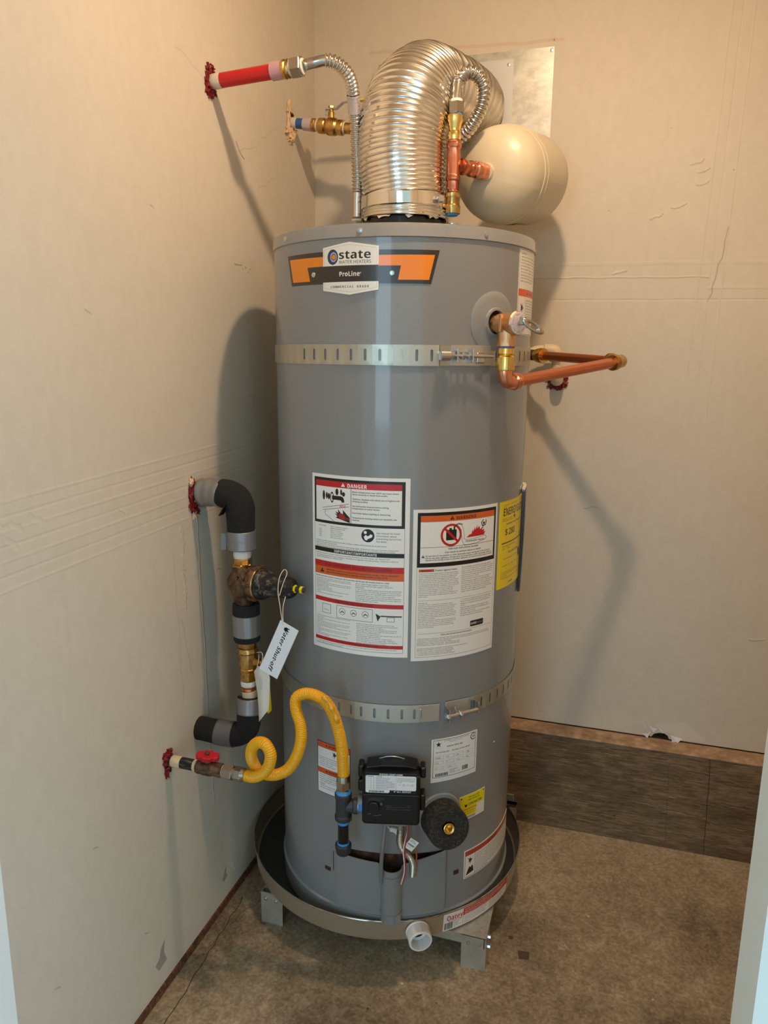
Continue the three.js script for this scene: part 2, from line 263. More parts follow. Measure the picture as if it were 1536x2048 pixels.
const concreteTex = pixelTex(2048, 2048, (u, v) => {
  const big = fbm(u, v, 3, 4), mid = fbm(u + 4, v + 2, 9, 5), fine = fbm(u + 1, v, 70, 3), spot = fbm(u, v + 3, 26, 3);
  let c = mix([140, 124, 102], [196, 180, 152], clamp(big * 1.7 - 0.35)); c = mix(c, [104, 92, 74], clamp((mid - 0.51) * 2.6)); c = mix(c, [188, 176, 152], clamp((spot - 0.64) * 1.6));
  const grit = (fbm(u + 2, v + 6, 300, 2) - 0.5) * 54, f = (fine - 0.5) * 34 + grit; return [c[0] + f, c[1] + f, c[2] + f * 0.9];
}, true, (x, w, h) => {
  x.save(); x.scale(w / 1.6, h / 1.6); x.translate(0, 0); x.translate(0, 1.6); x.scale(1, -1); // a = x, b = z
  line(x, wob([0.030, 0.60], [0.060, 1.2], 26, 0.006), 0.0022, 'rgba(48,40,32,0.85)'); line(x, wob([0.06, 0.62], [0.03, 0.78], 10, 0.006), 0.0012, 'rgba(60,50,40,0.7)');
  x.fillStyle = 'rgba(74,58,42,0.8)'; for (const [a, b, s] of [[0.735, 0.575, 0.014], [0.70, 0.53, 0.006]]) blot(x, [[a - s, b - s * 0.8], [a + s * 0.9, b - s], [a + s, b + s * 0.7], [a - s * 0.6, b + s]], 'rgba(74,58,42,0.8)');
  for (let k = 0; k < 3; k++) blot(x, wob([0.80 + rnd() * 0.03, 0.5 + rnd() * 0.03], [0.83, 0.52], 5, 0.03), 'rgba(200,188,164,0.5)');
  for (let k = 0; k < 46; k++) { const a = rnd() * 1.5, b = 0.1 + rnd() * 1.2, s = 0.001 + rnd() * 0.003; blot(x, [[a - s, b], [a, b - s], [a + s, b], [a, b + s]], rnd() > 0.35 ? 'rgba(222,214,196,0.85)' : 'rgba(40,32,26,0.85)'); }
  for (const [a, b] of [[0.72, 0.62], [0.78, 0.70], [0.95, 0.62], [1.05, 0.7], [0.85, 0.78], [0.62, 0.82]]) for (let k = 0; k < 60; k++) { const s = 0.012 + rnd() * 0.02, p = a + (rnd() - 0.5) * 0.16, q = b + (rnd() - 0.5) * 0.1; blot(x, wob([p - s, q], [p + s, q + s * 0.4], 5, s), 'rgba(70,64,50,0.07)'); }
  x.restore();
});
const concreteBump = pixelTex(1024, 1024, (u, v) => { const k = (fbm(u, v, 60, 3) * 0.6 + fbm(u, v, 8, 4) * 0.4) * 255; return [k, k, k]; }, false);
M.floor = mat('#ffffff', 0.72, 0, { map: concreteTex, bumpMap: concreteBump, bumpScale: 0.0012 });
M.slab = mat('#9c9690', 0.8);
const boardTex = pixelTex(2048, 512, (u, v) => {
  const grain = fbm(u * 3, v * 2.4, 12, 6), fineG = fbm(u * 6, v * 7, 24, 3), big = fbm(u * 1.6, v * 0.6, 6, 4);
  let c = mix([106, 88, 66], [144, 122, 94], clamp(grain * 1.7 - 0.4)); c = mix(c, [92, 75, 56], clamp((big - 0.48) * 2.4));
  const f = (fineG - 0.5) * 40; return [c[0] + f, c[1] + f, c[2] + f];
}, true, (x, w, h) => {
  x.save(); x.translate(0, h); x.scale(w / 1.5, -h / 0.3);
  line(x, wob([1.165, 0.3], [1.174, 0], 14, 0.002), 0.0022, 'rgba(46,34,24,0.7)'); line(x, wob([1.062, 0.26], [1.072, 0.02], 14, 0.003), 0.0014, 'rgba(56,44,32,0.4)');
  for (let k = 0; k < 110; k++) { const a = 0.5 + rnd() * 1.0, b = 0.02 + rnd() * 0.26, l = 0.01 + rnd() * 0.05; line(x, wob([a, b], [a + l, b + (rnd() - 0.5) * 0.004], 5, 0.003), 0.0016, rnd() > 0.5 ? 'rgba(176,160,132,0.7)' : 'rgba(46,36,26,0.7)'); }
  line(x, wob([0.5, 0.052], [1.5, 0.045], 90, 0.008), 0.002, 'rgba(62,50,38,0.5)');
  for (const [a, b] of [[0.855, 0.175], [0.856, 0.15], [0.84, 0.115], [0.856, 0.115], [0.63, 0.2], [0.93, 0.07]]) blot(x, wob([a, b], [a + 0.004, b + 0.008], 4, 0.006), 'rgba(30,24,18,0.85)');
  x.restore();
});
const boardBump = pixelTex(1024, 512, (u, v) => { const k = (fbm(u * 2, v * 3, 14, 5)) * 255; return [k, k, k]; }, false);
M.board = mat('#ffffff', 0.86, 0, { map: boardTex, bumpMap: boardBump, bumpScale: 0.004 });
const ledgeTex = pixelTex(512, 512, (u, v) => { const n = fbm(u, v, 24, 5), k = (n - 0.5) * 90; return [178 + k, 148 + k, 120 + k]; });
M.ledge = mat('#ffffff', 0.85, 0, { map: ledgeTex });
const woodTex = pixelTex(1024, 32, (u, v) => { const n = fbm(u * 6, v * 0.5, 12, 4); return mix([134, 86, 56], [70, 44, 30], clamp(n * 2 - 0.5)); });
M.plateWood = mat('#ffffff', 0.8, 0, { map: woodTex });

struct('floor', planar(box(-0.05, 1.65, -0.06, 0, -0.1, 1.5), 'floor', 1.6, 1.6), M.floor);
struct('ground', box(-12, 12, -0.12, -0.02, 1.5, 14), M.slab);
struct('wall_left', planar(box(-0.1, 0, 0.019, WY, -0.1, WZ), 'z', WZ, WY), M.leftWall);
struct('baseboard_left', planar(box(-0.1, 0.0045, 0, 0.019, DC, WZ), 'z', 0.4, 0.05), M.plateWood);
{ // drywall of the back wall with a torn notch at its lower edge
  const s = new THREE.Shape(), y0 = HB + 0.0065; s.moveTo(0, y0);
  for (const [a, b] of [[0.999, y0], [1.004, HB + 0.012], [1.014, HB + 0.006], [1.022, HB + 0.017], [1.034, HB + 0.021], [1.048, HB + 0.022], [1.058, HB + 0.016], [1.062, HB + 0.006], [1.063, y0], [WX, y0], [WX, WY], [0, WY]]) s.lineTo(a, b);
  s.closePath();
  const g = new THREE.ExtrudeGeometry(s, { depth: 0.013, bevelEnabled: false }); g.translate(0, 0, -0.013);
  const w = struct('wall_back', planar(g, 'x', WX, WY), M.backWall);
  const torn = []; // paper flaps round the notch
  for (const [a, b, c, d, e, f] of [[0.985, 0.35, 1.0, 0.325, 1.012, 0.304], [0.99, 0.312, 1.012, 0.318, 1.004, 0.298], [1.004, 0.338, 1.03, 0.332, 1.02, 0.318], [1.03, 0.334, 1.066, 0.326, 1.045, 0.317], [1.062, 0.32, 1.096, 0.312, 1.085, 0.296], [1.066, 0.318, 1.085, 0.3, 1.07, 0.296]]) {
    const q = new THREE.Shape(); q.moveTo(a, b); q.quadraticCurveTo((a + c) / 2 + 0.004, (b + d) / 2 - 0.005, c, d); q.lineTo(e, f); q.closePath();
    const t = new THREE.ExtrudeGeometry(q, { depth: 0.0012, bevelEnabled: false, curveSegments: 5 }), p = t.attributes.position;
    for (let i = 0; i < p.count; i++) p.setZ(i, p.getZ(i) + 0.001 + 0.006 * Math.abs(Math.sin(p.getX(i) * 90 + p.getY(i) * 60)));
    t.computeVertexNormals(); torn.push(t);
  }
  add('torn_paper', torn, M.paper, w, 'torn paper flaps at the hole in the drywall');
}
struct('wall_back_core', box(0, WX, 0, WY, -0.1, -0.06), M.dark);
{ const c = struct('wall_back_curb', planar(box(0, WX, 0, HB, -0.06, DC), 'x', 1.5, 0.3), M.board); c.name = 'baseboard_back';
  const g = rbox(WX, 0.006, DC + 0.005, 0.003).translate(WX / 2, HB - 0.0005, DC / 2 - 0.0005); add('ledge', planar(g, 'floor', 0.5, 0.5), M.ledge, c, 'pale top edge of the concrete'); }
struct('wall_right', box(WX, WX + 0.1, 0, WY, -0.1, WZ + 0.072), M.wall);
struct('ceiling', box(-0.1, WX + 0.1, WY, WY + 0.1, -0.1, WZ + 0.072), M.wall);
{ // front wall with the doorway that the picture is taken from
  const L = 0.149, Rr = 0.989, T = 2.05, z0 = WZ, z1 = WZ + 0.06;
  struct('wall_front', [box(-0.1, L - 0.012, 0, WY, z0, z1), box(Rr + 0.012, WX + 0.1, 0, WY, z0, z1), box(L - 0.012, Rr + 0.012, T + 0.012, WY, z0, z1)], M.wall);
  struct('trim_1', [box(L - 0.012, L, 0, T, z0, z1 + 0.012), rbox(0.06, T + 0.06, 0.012, 0.003).translate(L - 0.031, T / 2 + 0.03, z1 + 0.006)], M.trim);
  struct('trim_2', [box(Rr, Rr + 0.012, 0, T, z0, z1 + 0.012), rbox(0.06, T + 0.06, 0.012, 0.003).translate(Rr + 0.031, T / 2 + 0.03, z1 + 0.006)], M.trim);
  struct('trim_3', [box(L, Rr, T, T + 0.012, z0, z1 + 0.012), rbox(Rr - L, 0.06, 0.012, 0.003).translate((L + Rr) / 2, T + 0.03, z1 + 0.006)], M.trim);
}
struct('wall_garage_side', box(-1.4, -1.3, -0.02, 2.55, WZ + 0.072, 4.6), M.wall);
struct('carport_roof', box(-4, 5, 2.55, 2.65, WZ + 0.1, 4.6), M.wall);
struct('wall_garage', [box(-1.3, -0.06, -0.02, 2.55, 4.5, 4.6), box(0.8, 3.4, -0.02, 2.55, 4.5, 4.6)], M.wall);
{ // small round ceiling light, above the frame
  const [x, y, z] = LAMP_AT, t = thing('ceiling_lamp', 'small round warm light in a white housing on the closet ceiling', 'lamp', [x, WY, z]);
  add('housing', lat([x, WY, z], [0, -1, 0], [[0, 0], [0, 0.056], [0.004, 0.06], [0.05, 0.06], [0.056, 0.057], [0.058, 0.05], [0.058, 0]]), M.white, t);
  add('diffuser', lat([x, WY - 0.058, z], [0, -1, 0], [[0, 0], [0, 0.048], [0.014, 0.047], [0.028, 0.042], [0.038, 0.034], [0.044, 0.02], [0.0455, 0]], 40, 1.2), mat('#fff4e0', 0.4, 0, { emissive: lin(1, 0.62, 0.34), emissiveIntensity: 3 }), t, 'glowing round diffuser');
}

// ---------- water heater ----------
const heater = thing('water_heater', 'tall grey cylindrical gas water heater standing in the round metal pan', 'water heater', [HX, 0, HZ]);
const SEAM = 0.1441, CAPB = 1.5675, TOP = 1.5927;
// cut in the jacket above the access cover: lens between these two edges
const cutLow = path([[-6.3844, 0.2843], [8.499, 0.2677], [15.9555, 0.2456], [19.0159, 0.268], [23.4686, 0.2769], [39.6757, 0.2926]].map(([a, b]) => [a, b - 0.012]));
const cutTop = path([[-6.2353, 0.297], [3.4285, 0.2997], [14.0245, 0.3003], [27.9152, 0.2998], [39.6434, 0.2976]]);
const CUT0 = [-6.3851, 0.2918][0], CUT1 = [39.6595, 0.2951][0];
{
  const b0 = 0.097, rr = (d) => R;
  const stops = (a, b, s) => Array.from({ length: Math.round((b - a) / s) + 1 }, (_, i) => a + (b - a) * i / Math.round((b - a) / s));
  const shell = [
    bent(CUT1, CUT0 + 360, flatTop(b0), flatTop(CAPB), R - 0.001, R, { step: 2, box: [0, 1.6] }),
    bent(CUT0, CUT1, (d) => cutTop(d), flatTop(CAPB), R - 0.001, R, { step: 1, box: [0, 1.6] }),
    bent(CUT0, CUT1, flatTop(b0), (d) => Math.min(cutLow(d), cutTop(d)), R - 0.001, R, { step: 1, box: [0, 1.6] }),
  ];
  add('jacket', shell, M.jacket, heater);
  add('combustion_skirt', bent(CUT0 - 4, CUT1 + 4, flatTop(0.2), flatTop(0.33), R - 0.012, R - 0.01, { step: 3 }), M.rust, heater, 'scorched brown metal seen through the gap');
  add('base_ring', bent(0, 360, flatTop(0.095), flatTop(SEAM), R - 0.001, (y) => R + (y > SEAM - 0.001 ? 0.003 : 0.0022), { step: 3 }), M.jacketPlain, heater);
  add('base_seam', lat([HX, SEAM - 0.002, HZ], [0, 1, 0], [[0, R - 0.002], [0, R + 0.003], [0.0015, R + 0.0042], [0.003, R + 0.003], [0.0045, R]], 128, 1.2), M.jacketPlain, heater);
  for (const [x, y] of [[641,1800], [1009,1725]]) { const [d, h] = x < 800 ? [-21.3422, 0.1342] : [90.9476, 0.129]; add('base_screw', screwHead(cyl(d, h + 0.004, R), [Math.sin(rad(d)), 0, Math.cos(rad(d))], 0.0042), M.zinc, heater); }
  const r = 0.2819;
  const cap = add('top_cap', lat([HX, CAPB, HZ], [0, 1, 0], [[0, R - 0.002], [0, r - 0.001], [0.0012, r + 0.0008], [0.003, r + 0.0002], [TOP - CAPB - 0.005, r], [TOP - CAPB - 0.0015, r - 0.0015], [TOP - CAPB, r - 0.005], [TOP - CAPB, 0]], 160, 0.7), M.jacketPlain, heater);
  for (const d of [[-40.8182, 1.579][0], [-0.9811, 1.5769][0], [48.5405, 1.5774][0], 93, 140, 190, 240, 285]) add('screw', screwHead(cyl(d, d === 93 ? CAPB + 0.004 : CAPB + 0.012, r - 0.0005), [Math.sin(rad(d)), 0, Math.cos(rad(d))], 0.005, 0.004), M.zinc, cap);
  // draft hood under the flue
  const D = [HX, TOP, HZ];
  const hood = add('draft_hood', [lat(D, [0, 1, 0], [[0, 0.138], [0.003, 0.138], [0.009, 0.132], [0.014, 0.1], [0.02, 0.089], [0.06, 0.086], [0.06, 0.084], [0, 0.084]], 72, 0.7)], M.blackGloss, heater, 'black collar the flue duct slips over');
  for (const a of [35, 115, 205, 290]) add('bracket', bent(a - 5, a + 5, flatTop(TOP), flatTop(TOP + 0.02), 0.12, 0.1215, {}), M.blackGloss, hood);
}
// water nipples on the top
for (const [x, z, c] of [[...[0.276, 0.44], 0], [...[0.4905, 0.44], 1]]) add('nipple', lat([x, TOP - 0.001, z], [0, 1, 0], [[0, 0], [0, 0.0105], [0.04, 0.0105], [0.04, 0]], 24), M.zinc, heater, 'zinc water nipple on the heater top');

// badge
{
  const D = (px) => px; // degrees on the jacket
  const TL = [-39.2191, 1.5452], BL = [-36.1913, 1.488], TR = [29.1101, 1.5435], BR = [26.1146, 1.4861];
  const d0 = TL[0], d1 = TR[0], y0 = BL[1] - 0.001, y1 = 1.5455, W = 1400, Hh = Math.round(W * (y1 - y0) / (rad(d1 - d0) * R));
  const X = (d) => (d - d0) / (d1 - d0) * W, Y = (y) => (y1 - y) / (y1 - y0) * Hh;
  const tex = drawTex(W, Hh, (x) => {
    x.fillStyle = '#2b2522'; x.fillRect(0, 0, W, Hh);
    const poly = (pts, c) => { x.fillStyle = c; x.beginPath(); pts.forEach(([a, b], i) => (i ? x.lineTo(X(a), Y(b)) : x.moveTo(X(a), Y(b)))); x.closePath(); x.fill(); };
    poly([[-37.5296, 1.5378], [-16.4295, 1.5365], [-16.4548, 1.5194], [-25.5158, 1.5193], [-24.1438, 1.4935], [-35.1244, 1.4944]], '#f58a0a');
    poly([[5.8962, 1.5361], [27.3989, 1.5371], [25.3096, 1.493], [13.5799, 1.4925], [14.6303, 1.5176], [5.9308, 1.5177]], '#f58a0a');
    x.fillStyle = '#f2efe8'; x.font = 'bold 118px sans-serif'; x.textBaseline = 'middle'; x.textAlign = 'left';
    const a = [-9.7435, 1.5041], b = [-1.1172, 1.5042]; x.save(); x.translate(X(a[0]), Y(a[1]) + 2); const w = x.measureText('ProLine').width; x.scale((X(b[0]) - X(a[0])) / w, 0.5); x.fillText('ProLine', 0, 0); x.restore();
    x.font = '18px sans-serif'; x.fillText('®', X(b[0]) + 4, Y(b[1]) - 4);
  });
  const badge = add('badge', bent(d0, d1, path([[d0, y1 - 0.001], BL, BR, [d1, y1 - 0.001]]), flatTop(y1), R - 0.0005, R + 0.0012, { box: [y0, y1], stops: [d0, ...Array.from({ length: 40 }, (_, i) => BL[0] + (BR[0] - BL[0]) * i / 39), d1] }), mat('#ffffff', 0.3, 0, { map: tex, clearcoat: 0.5, clearcoatRoughness: 0.06 }), heater, 'orange and black maker badge');
  const e0 = -16.9, e1 = 6.3, em = -5.3, ey0 = 1.4665, ey1 = 1.5605, W2 = 900, H2 = 740;
  const tex2 = drawTex(W2, H2, (x) => {
    x.fillStyle = '#efece4'; x.fillRect(0, 0, W2, H2);
    const U = (d) => (d - e0) / (e1 - e0) * W2, Vy = (y) => (ey1 - y) / (ey1 - ey0) * H2;
    x.strokeStyle = '#cfc9bd'; x.lineWidth = 6; x.beginPath(); x.moveTo(26, 92); x.lineTo(W2 / 2, 36); x.lineTo(W2 - 26, 92); x.lineTo(W2 - 26, H2 - 100); x.lineTo(W2 / 2, H2 - 40); x.lineTo(26, H2 - 100); x.closePath(); x.stroke();
    // dark band through the middle with the name
    const top = Vy([-5.2297, 1.5189][1]), bot = Vy([-5.2217, 1.49][1]);
    x.fillStyle = '#2b2522'; x.fillRect(0, top, W2, bot - top);
    x.fillStyle = '#f4f1ea'; x.textBaseline = 'middle'; x.textAlign = 'center'; x.font = 'bold 92px sans-serif'; x.fillText('ProLine', W2 * 0.5, (top + bot) / 2 + 4); x.font = '30px sans-serif'; x.fillText('®', W2 * 0.5 + 178, (top + bot) / 2 - 8);
    // ring emblem
    const cx = W2 * 0.195, cy = top * 0.62; const ell = (rx, ry, c, dx = 0) => { x.fillStyle = c; x.beginPath(); x.ellipse(cx + dx, cy, rx, ry, 0, 0, 7); x.fill(); };
    ell(92, 108, '#1d2c55'); ell(62, 74, '#5e86b8', 12); ell(50, 60, '#cfd6de', 14); ell(42, 50, '#1d2c55', 14); ell(32, 38, '#f08a1a', 14);
    x.fillStyle = '#17130f'; x.textAlign = 'left'; x.save(); x.translate(W2 * 0.305, cy - 26); x.font = 'bold 176px sans-serif'; const w = x.measureText('state').width; x.scale(W2 * 0.575 / w, 0.92); x.fillText('state', 0, 0); x.restore();
    x.save(); x.translate(W2 * 0.31, cy + 76); x.font = '64px sans-serif'; const w2 = x.measureText('WATER HEATERS').width; x.scale(W2 * 0.57 / w2, 1); x.fillText('WATER HEATERS', 0, 0); x.restore();
    x.textAlign = 'center'; x.font = 'bold 46px sans-serif'; const txt = 'COMMERCIAL GRADE'; let q = W2 * 0.15; for (const ch of txt) { x.fillText(ch, q + 18, bot + (H2 - bot) * 0.38); q += W2 * 0.7 / txt.length; }
  });
  add('emblem', bent(e0, e1, path([[e0, 1.475], [em, ey0], [e1, 1.475]]), path([[e0, 1.552], [em, ey1], [e1, 1.552]]), R, R + 0.003, { box: [ey0, ey1], stops: Array.from({ length: 25 }, (_, i) => (i < 12 ? e0 + (em - e0) * i / 12 : em + (e1 - em) * (i - 12) / 12)) }), mat('#ffffff', 0.32, 0, { map: tex2, clearcoat: 0.4, clearcoatRoughness: 0.08 }), badge, 'white emblem plate with the maker name');
  for (const [d, y] of [[-22.1549, 1.5055], [11.2842, 1.5045]]) add('screw', screwHead(cyl(d, y, R + 0.001), [Math.sin(rad(d)), 0, Math.cos(rad(d))], 0.0048, 0.003), M.zinc, badge);
}

// printed labels stuck to the jacket
function words(x, str, px, py, w, h, size, color = '#151515', font = 'sans-serif', bold = false) { // wrapped text, shrunk until it fits its box
  x.fillStyle = color; x.textAlign = 'left'; x.textBaseline = 'top';
  for (let k = 0; k < 14; k++, size *= 0.93) {
    x.font = `${bold ? 'bold ' : ''}${size}px ${font}`;
    const lines = ['']; for (const wd of str.split(' ')) { if (wd === '|') { lines.push(''); continue; } const n = lines.length - 1; if (lines[n] && x.measureText(lines[n] + wd).width > w) lines.push(wd + ' '); else lines[n] += wd + ' '; }
    if (lines.length * size * 1.16 > h && k < 13) continue;
    lines.forEach((ln, i) => x.fillText(ln, px, py + i * size * 1.16)); return;
  }
}
const centre = (x, s, cx, cy, size, color, bold = true, maxW) => { x.fillStyle = color; x.font = `${bold ? 'bold ' : ''}${size}px sans-serif`; x.textAlign = 'center'; x.textBaseline = 'middle'; if (maxW) x.fillText(s, cx, cy, maxW); else x.fillText(s, cx, cy); };
function alertSign(x, cx, cy, s, c, bang) { x.fillStyle = c; x.beginPath(); x.moveTo(cx, cy - s); x.lineTo(cx + s * 1.05, cy + s * 0.8); x.lineTo(cx - s * 1.05, cy + s * 0.8); x.closePath(); x.fill(); centre(x, '!', cx, cy + s * 0.2, s * 1.2, bang); }
const blast = (x, cx, cy, s) => { x.fillStyle = '#111'; x.beginPath(); for (let i = 0; i < 16; i++) { const a = i / 16 * 6.283, r = i % 2 ? s * 0.36 : s * (0.75 + 0.3 * Math.sin(i * 2.1)); x.lineTo(cx + r * Math.cos(a), cy + r * Math.sin(a)); } x.closePath(); x.fill(); };
const bars = (x, px, py, w, h, n = 40) => { x.fillStyle = '#1a1a1e'; let q = px, k = 3; while (q < px + w) { k = (k * 73 + 11) % 97; const b = w / n * (0.4 + (k % 3) * 0.45); x.fillRect(q, py, b, h); q += b + w / n * (0.35 + (k % 2) * 0.4); } };
function sticker(name, d0, d1, y0, y1, W, draw, label, o = {}) {
  const Hh = Math.round(W * (y1 - y0) / (rad(d1 - d0) * R)), tex = drawTex(W, Hh, (x) => draw(x, W, Hh));
  return add(name, bent(d0, d1, o.bottom ?? flatTop(y0), o.top ?? flatTop(y1), R - 0.0003, R + (o.lift ?? 0.0007), { box: [y0, y1], ...(o.more ?? {}) }), mat('#ffffff', 0.42, 0, { map: tex, clearcoat: 0.25, clearcoatRoughness: 0.15 }), o.parent ?? heater, label);
}
const LEGAL = 'Leaks from the water heater itself or connected plumbing can damage property and could create a fire risk. The water heater should be located in an area where leakage of the tank or connections will not damage the adjacent area, lower floors, the structure, or furnishings. All water heaters eventually leak due to the normal corrosive action of water. Plumbing pipes may also leak. Leaks from related plumbing, including those from improper installation, may cause early failure of the tank due to corrosion if not repaired. To minimize potential damage from leaks: inspect and maintain your water heater in accordance with the instruction manual; install an automatic leak detection and shutoff device; and install a suitable drain pan under the water heater.';
sticker('danger_label', -23.9, 19.7, 0.7535, 1.123, 860, (x, W, Hh) => {
  x.fillStyle = '#f3f2f0'; x.fillRect(0, 0, W, Hh);
  const f = (v) => v * Hh; const L = W * 0.03, Rr = W * 0.955, in0 = W * 0.05, in1 = W * 0.925;
  x.strokeStyle = '#333'; x.lineWidth = 2; x.strokeRect(L, f(0.02), Rr - L, f(0.955));
  x.fillStyle = '#0b0b0b'; x.fillRect(L, f(0.018), Rr - L, f(0.252)); x.fillStyle = '#f3f2f0'; x.fillRect(in0, f(0.033), in1 - in0, f(0.222)); x.fillStyle = '#c4161c'; x.fillRect(in0, f(0.033), in1 - in0, f(0.033));
  alertSign(x, W * 0.36, f(0.05), 17, '#fff', '#c4161c'); centre(x, 'DANGER', W * 0.5, f(0.052), 42, '#fff');
  x.fillStyle = '#222'; x.fillRect(W * 0.44, f(0.066), 4, f(0.19));
  // tap over a bath and a hand
  x.fillStyle = '#0d0d0d'; const e = (cx, cy, rx, ry) => { x.beginPath(); x.ellipse(W * cx, f(cy), W * rx, f(ry), 0, 0, 7); x.fill(); };
  e(0.145, 0.115, 0.014, 0.026); e(0.18, 0.115, 0.011, 0.018); e(0.205, 0.118, 0.014, 0.017); e(0.295, 0.09, 0.016, 0.018); e(0.34, 0.09, 0.01, 0.016); e(0.365, 0.1, 0.016, 0.012); e(0.24, 0.122, 0.02, 0.03);
  x.fillStyle = '#f3f2f0'; e(0.24, 0.122, 0.013, 0.022); x.fillStyle = '#0d0d0d'; x.fillRect(W * 0.24, f(0.112), W * 0.1, f(0.022)); x.beginPath(); x.moveTo(W * 0.33, f(0.112)); x.quadraticCurveTo(W * 0.375, f(0.112), W * 0.372, f(0.145)); x.lineTo(W * 0.345, f(0.145)); x.quadraticCurveTo(W * 0.345, f(0.134), W * 0.32, f(0.134)); x.fill();
  x.strokeStyle = '#222'; x.lineWidth = 3; for (const dy of [0, 0.013]) { x.beginPath(); x.moveTo(W * 0.13, f(0.185 + dy)); x.lineTo(W * 0.42, f(0.15 + dy * 1.2)); x.stroke(); } x.beginPath(); x.moveTo(W * 0.17, f(0.2)); x.quadraticCurveTo(W * 0.14, f(0.21), W * 0.17, f(0.222)); x.lineTo(W * 0.26, f(0.253)); x.stroke();
  centre(x, 'HOT', W * 0.355, f(0.168), 28, '#d03030');
  x.fillStyle = '#17100f'; x.beginPath(); for (const [a, b] of [[0.27, 0.208], [0.3, 0.214], [0.275, 0.195], [0.31, 0.205], [0.305, 0.183], [0.33, 0.2], [0.335, 0.205], [0.36, 0.215], [0.36, 0.186], [0.4, 0.21], [0.43, 0.225], [0.43, 0.254], [0.36, 0.243], [0.31, 0.236], [0.28, 0.232], [0.3, 0.224]]) x.lineTo(W * a, f(b)); x.closePath(); x.fill();
  x.fillStyle = 'rgba(190,30,36,0.85)'; x.beginPath(); x.ellipse(W * 0.345, f(0.222), W * 0.04, f(0.016), 0.3, 0, 7); x.fill(); centre(x, 'BURN', W * 0.385, f(0.234), 26, '#c0323a');
  words(x, 'Water temperature over 125°F can cause severe burns instantly or death from scalds. | | Children, disabled and elderly are at highest risk of being scalded. | | See instruction manual before setting temperature at water heater. | | Feel water before bathing or showering. | | Temperature limiting valves are available, see manual.', W * 0.455, f(0.076), W * 0.455, f(0.17), 19, '#111', 'sans-serif', true);
  words(x, 'WATER TEMP. | | 160°F | 150°F | 140°F | 130°F | 120°F', W * 0.08, f(0.281), W * 0.13, f(0.084), 13, '#222'); words(x, 'TIME TO PRODUCE SERIOUS | BURNS ON ADULT SKIN | About 1/2 second | About 1 1/2 seconds | Less than 5 seconds | About 30 seconds | More than 5 minutes', W * 0.22, f(0.281), W * 0.28, f(0.084), 13, '#222');
  x.fillStyle = '#0b0b0b'; x.beginPath(); x.ellipse(W * 0.61, f(0.315), 54, 54, 0, 0, 7); x.fill(); x.fillStyle = '#fff'; x.beginPath(); x.arc(W * 0.585, f(0.298), 13, 0, 7); x.fill(); x.beginPath(); for (const [a, b] of [[-34, 10], [-18, -6], [-2, 4], [12, -2], [20, -14], [40, -6], [34, 12], [0, 28], [-8, 40], [-26, 34]]) x.lineTo(W * 0.61 + a, f(0.315) + b); x.closePath(); x.fill();
  words(x, 'See manual for more information about preventing burns from hot water.', W * 0.69, f(0.29), W * 0.24, f(0.07), 20, '#222');
  words(x, 'The time to produce serious burns on the skin of infants, children, and the elderly can be even shorter. | Install Thermostatic Mixing Valves | Even if you set the water heater thermostat to a low setting, higher temperatures may occur in certain circumstances. Install thermostatic mixing valves (temperature limiting valves) at each point of use to reduce the risk of scalding.', W * 0.045, f(0.365), W * 0.88, f(0.05), 14, '#222');
  x.fillStyle = '#0b0b0b'; x.fillRect(L, f(0.408), Rr - L, f(0.024)); centre(x, 'IMPORTANT/IMPORTANTE', W * 0.48, f(0.421), 30, '#f0f0f0');
  words(x, 'Read this manual for complete instructions and safety information. For a free manual, call 1-800-621-5577. | Use el manual para instrucciones completas e información de seguridad. Manuales gratuitos, requerirse, o utilizar en español; llame telefono al 1-800-621-5577.', W * 0.045, f(0.437), W * 0.87, f(0.05), 14, '#222');
  x.fillStyle = '#c4161c'; x.fillRect(L, f(0.485), Rr - L, f(0.034)); x.fillStyle = '#d86428'; x.fillRect(L, f(0.519), Rr - L, f(0.044)); centre(x, 'FOR YOUR SAFETY READ BEFORE LIGHTING', W * 0.5, f(0.503), 29, '#5e0d12', true, W * 0.76); alertSign(x, W * 0.12, f(0.541), 20, '#181010', '#d86428'); words(x, 'WARNING: If you do not follow these instructions exactly, a fire or explosion may result causing property damage, personal injury or loss of life.', W * 0.17, f(0.526), W * 0.74, f(0.03), 17, '#3a1208', 'sans-serif', true);
  words(x, 'BEFORE LIGHTING: ENTIRE SYSTEM MUST BE FILLED WITH WATER AND AIR PURGED FROM ALL LINES', W * 0.04, f(0.57), W * 0.92, f(0.014), 14, '#181818', 'sans-serif', true);
  const A = 'A. This appliance has a pilot which is lit by a piezo-electric spark gas ignition system. Do not open the inner door of the appliance and try to light the pilot by hand. | B. BEFORE LIGHTING smell all around the appliance area for gas. Be sure to smell next to the floor because some gas is heavier than air and will settle on the floor. | WHAT TO DO IF YOU SMELL GAS | - Do not try to light any appliance. | - Do not touch any electric switch; do not use any phone in your building. | - Immediately call your gas supplier from a neighbor\'s';
  words(x, A, W * 0.045, f(0.583), W * 0.4, f(0.1), 15, '#252a34'); words(x, 'phone. Follow the gas supplier\'s instructions. | If you cannot reach your gas supplier, call the fire department. | C. Use only your hand to push in or turn the gas control knob. Never use tools. If the knob will not push in or turn by hand, don\'t try to repair it, call a qualified service technician. Force or attempted repair may result in a fire or explosion. | D. Do not use this appliance if any part has been underwater. Immediately contact a qualified installer or service agency to replace a flooded water heater.', W * 0.49, f(0.583), W * 0.45, f(0.11), 15, '#252a34');
  x.fillStyle = '#c4161c'; x.fillRect(L, f(0.696), Rr - L, f(0.024)); centre(x, 'LIGHTING INSTRUCTIONS', W * 0.47, f(0.709), 28, '#5e0d12');
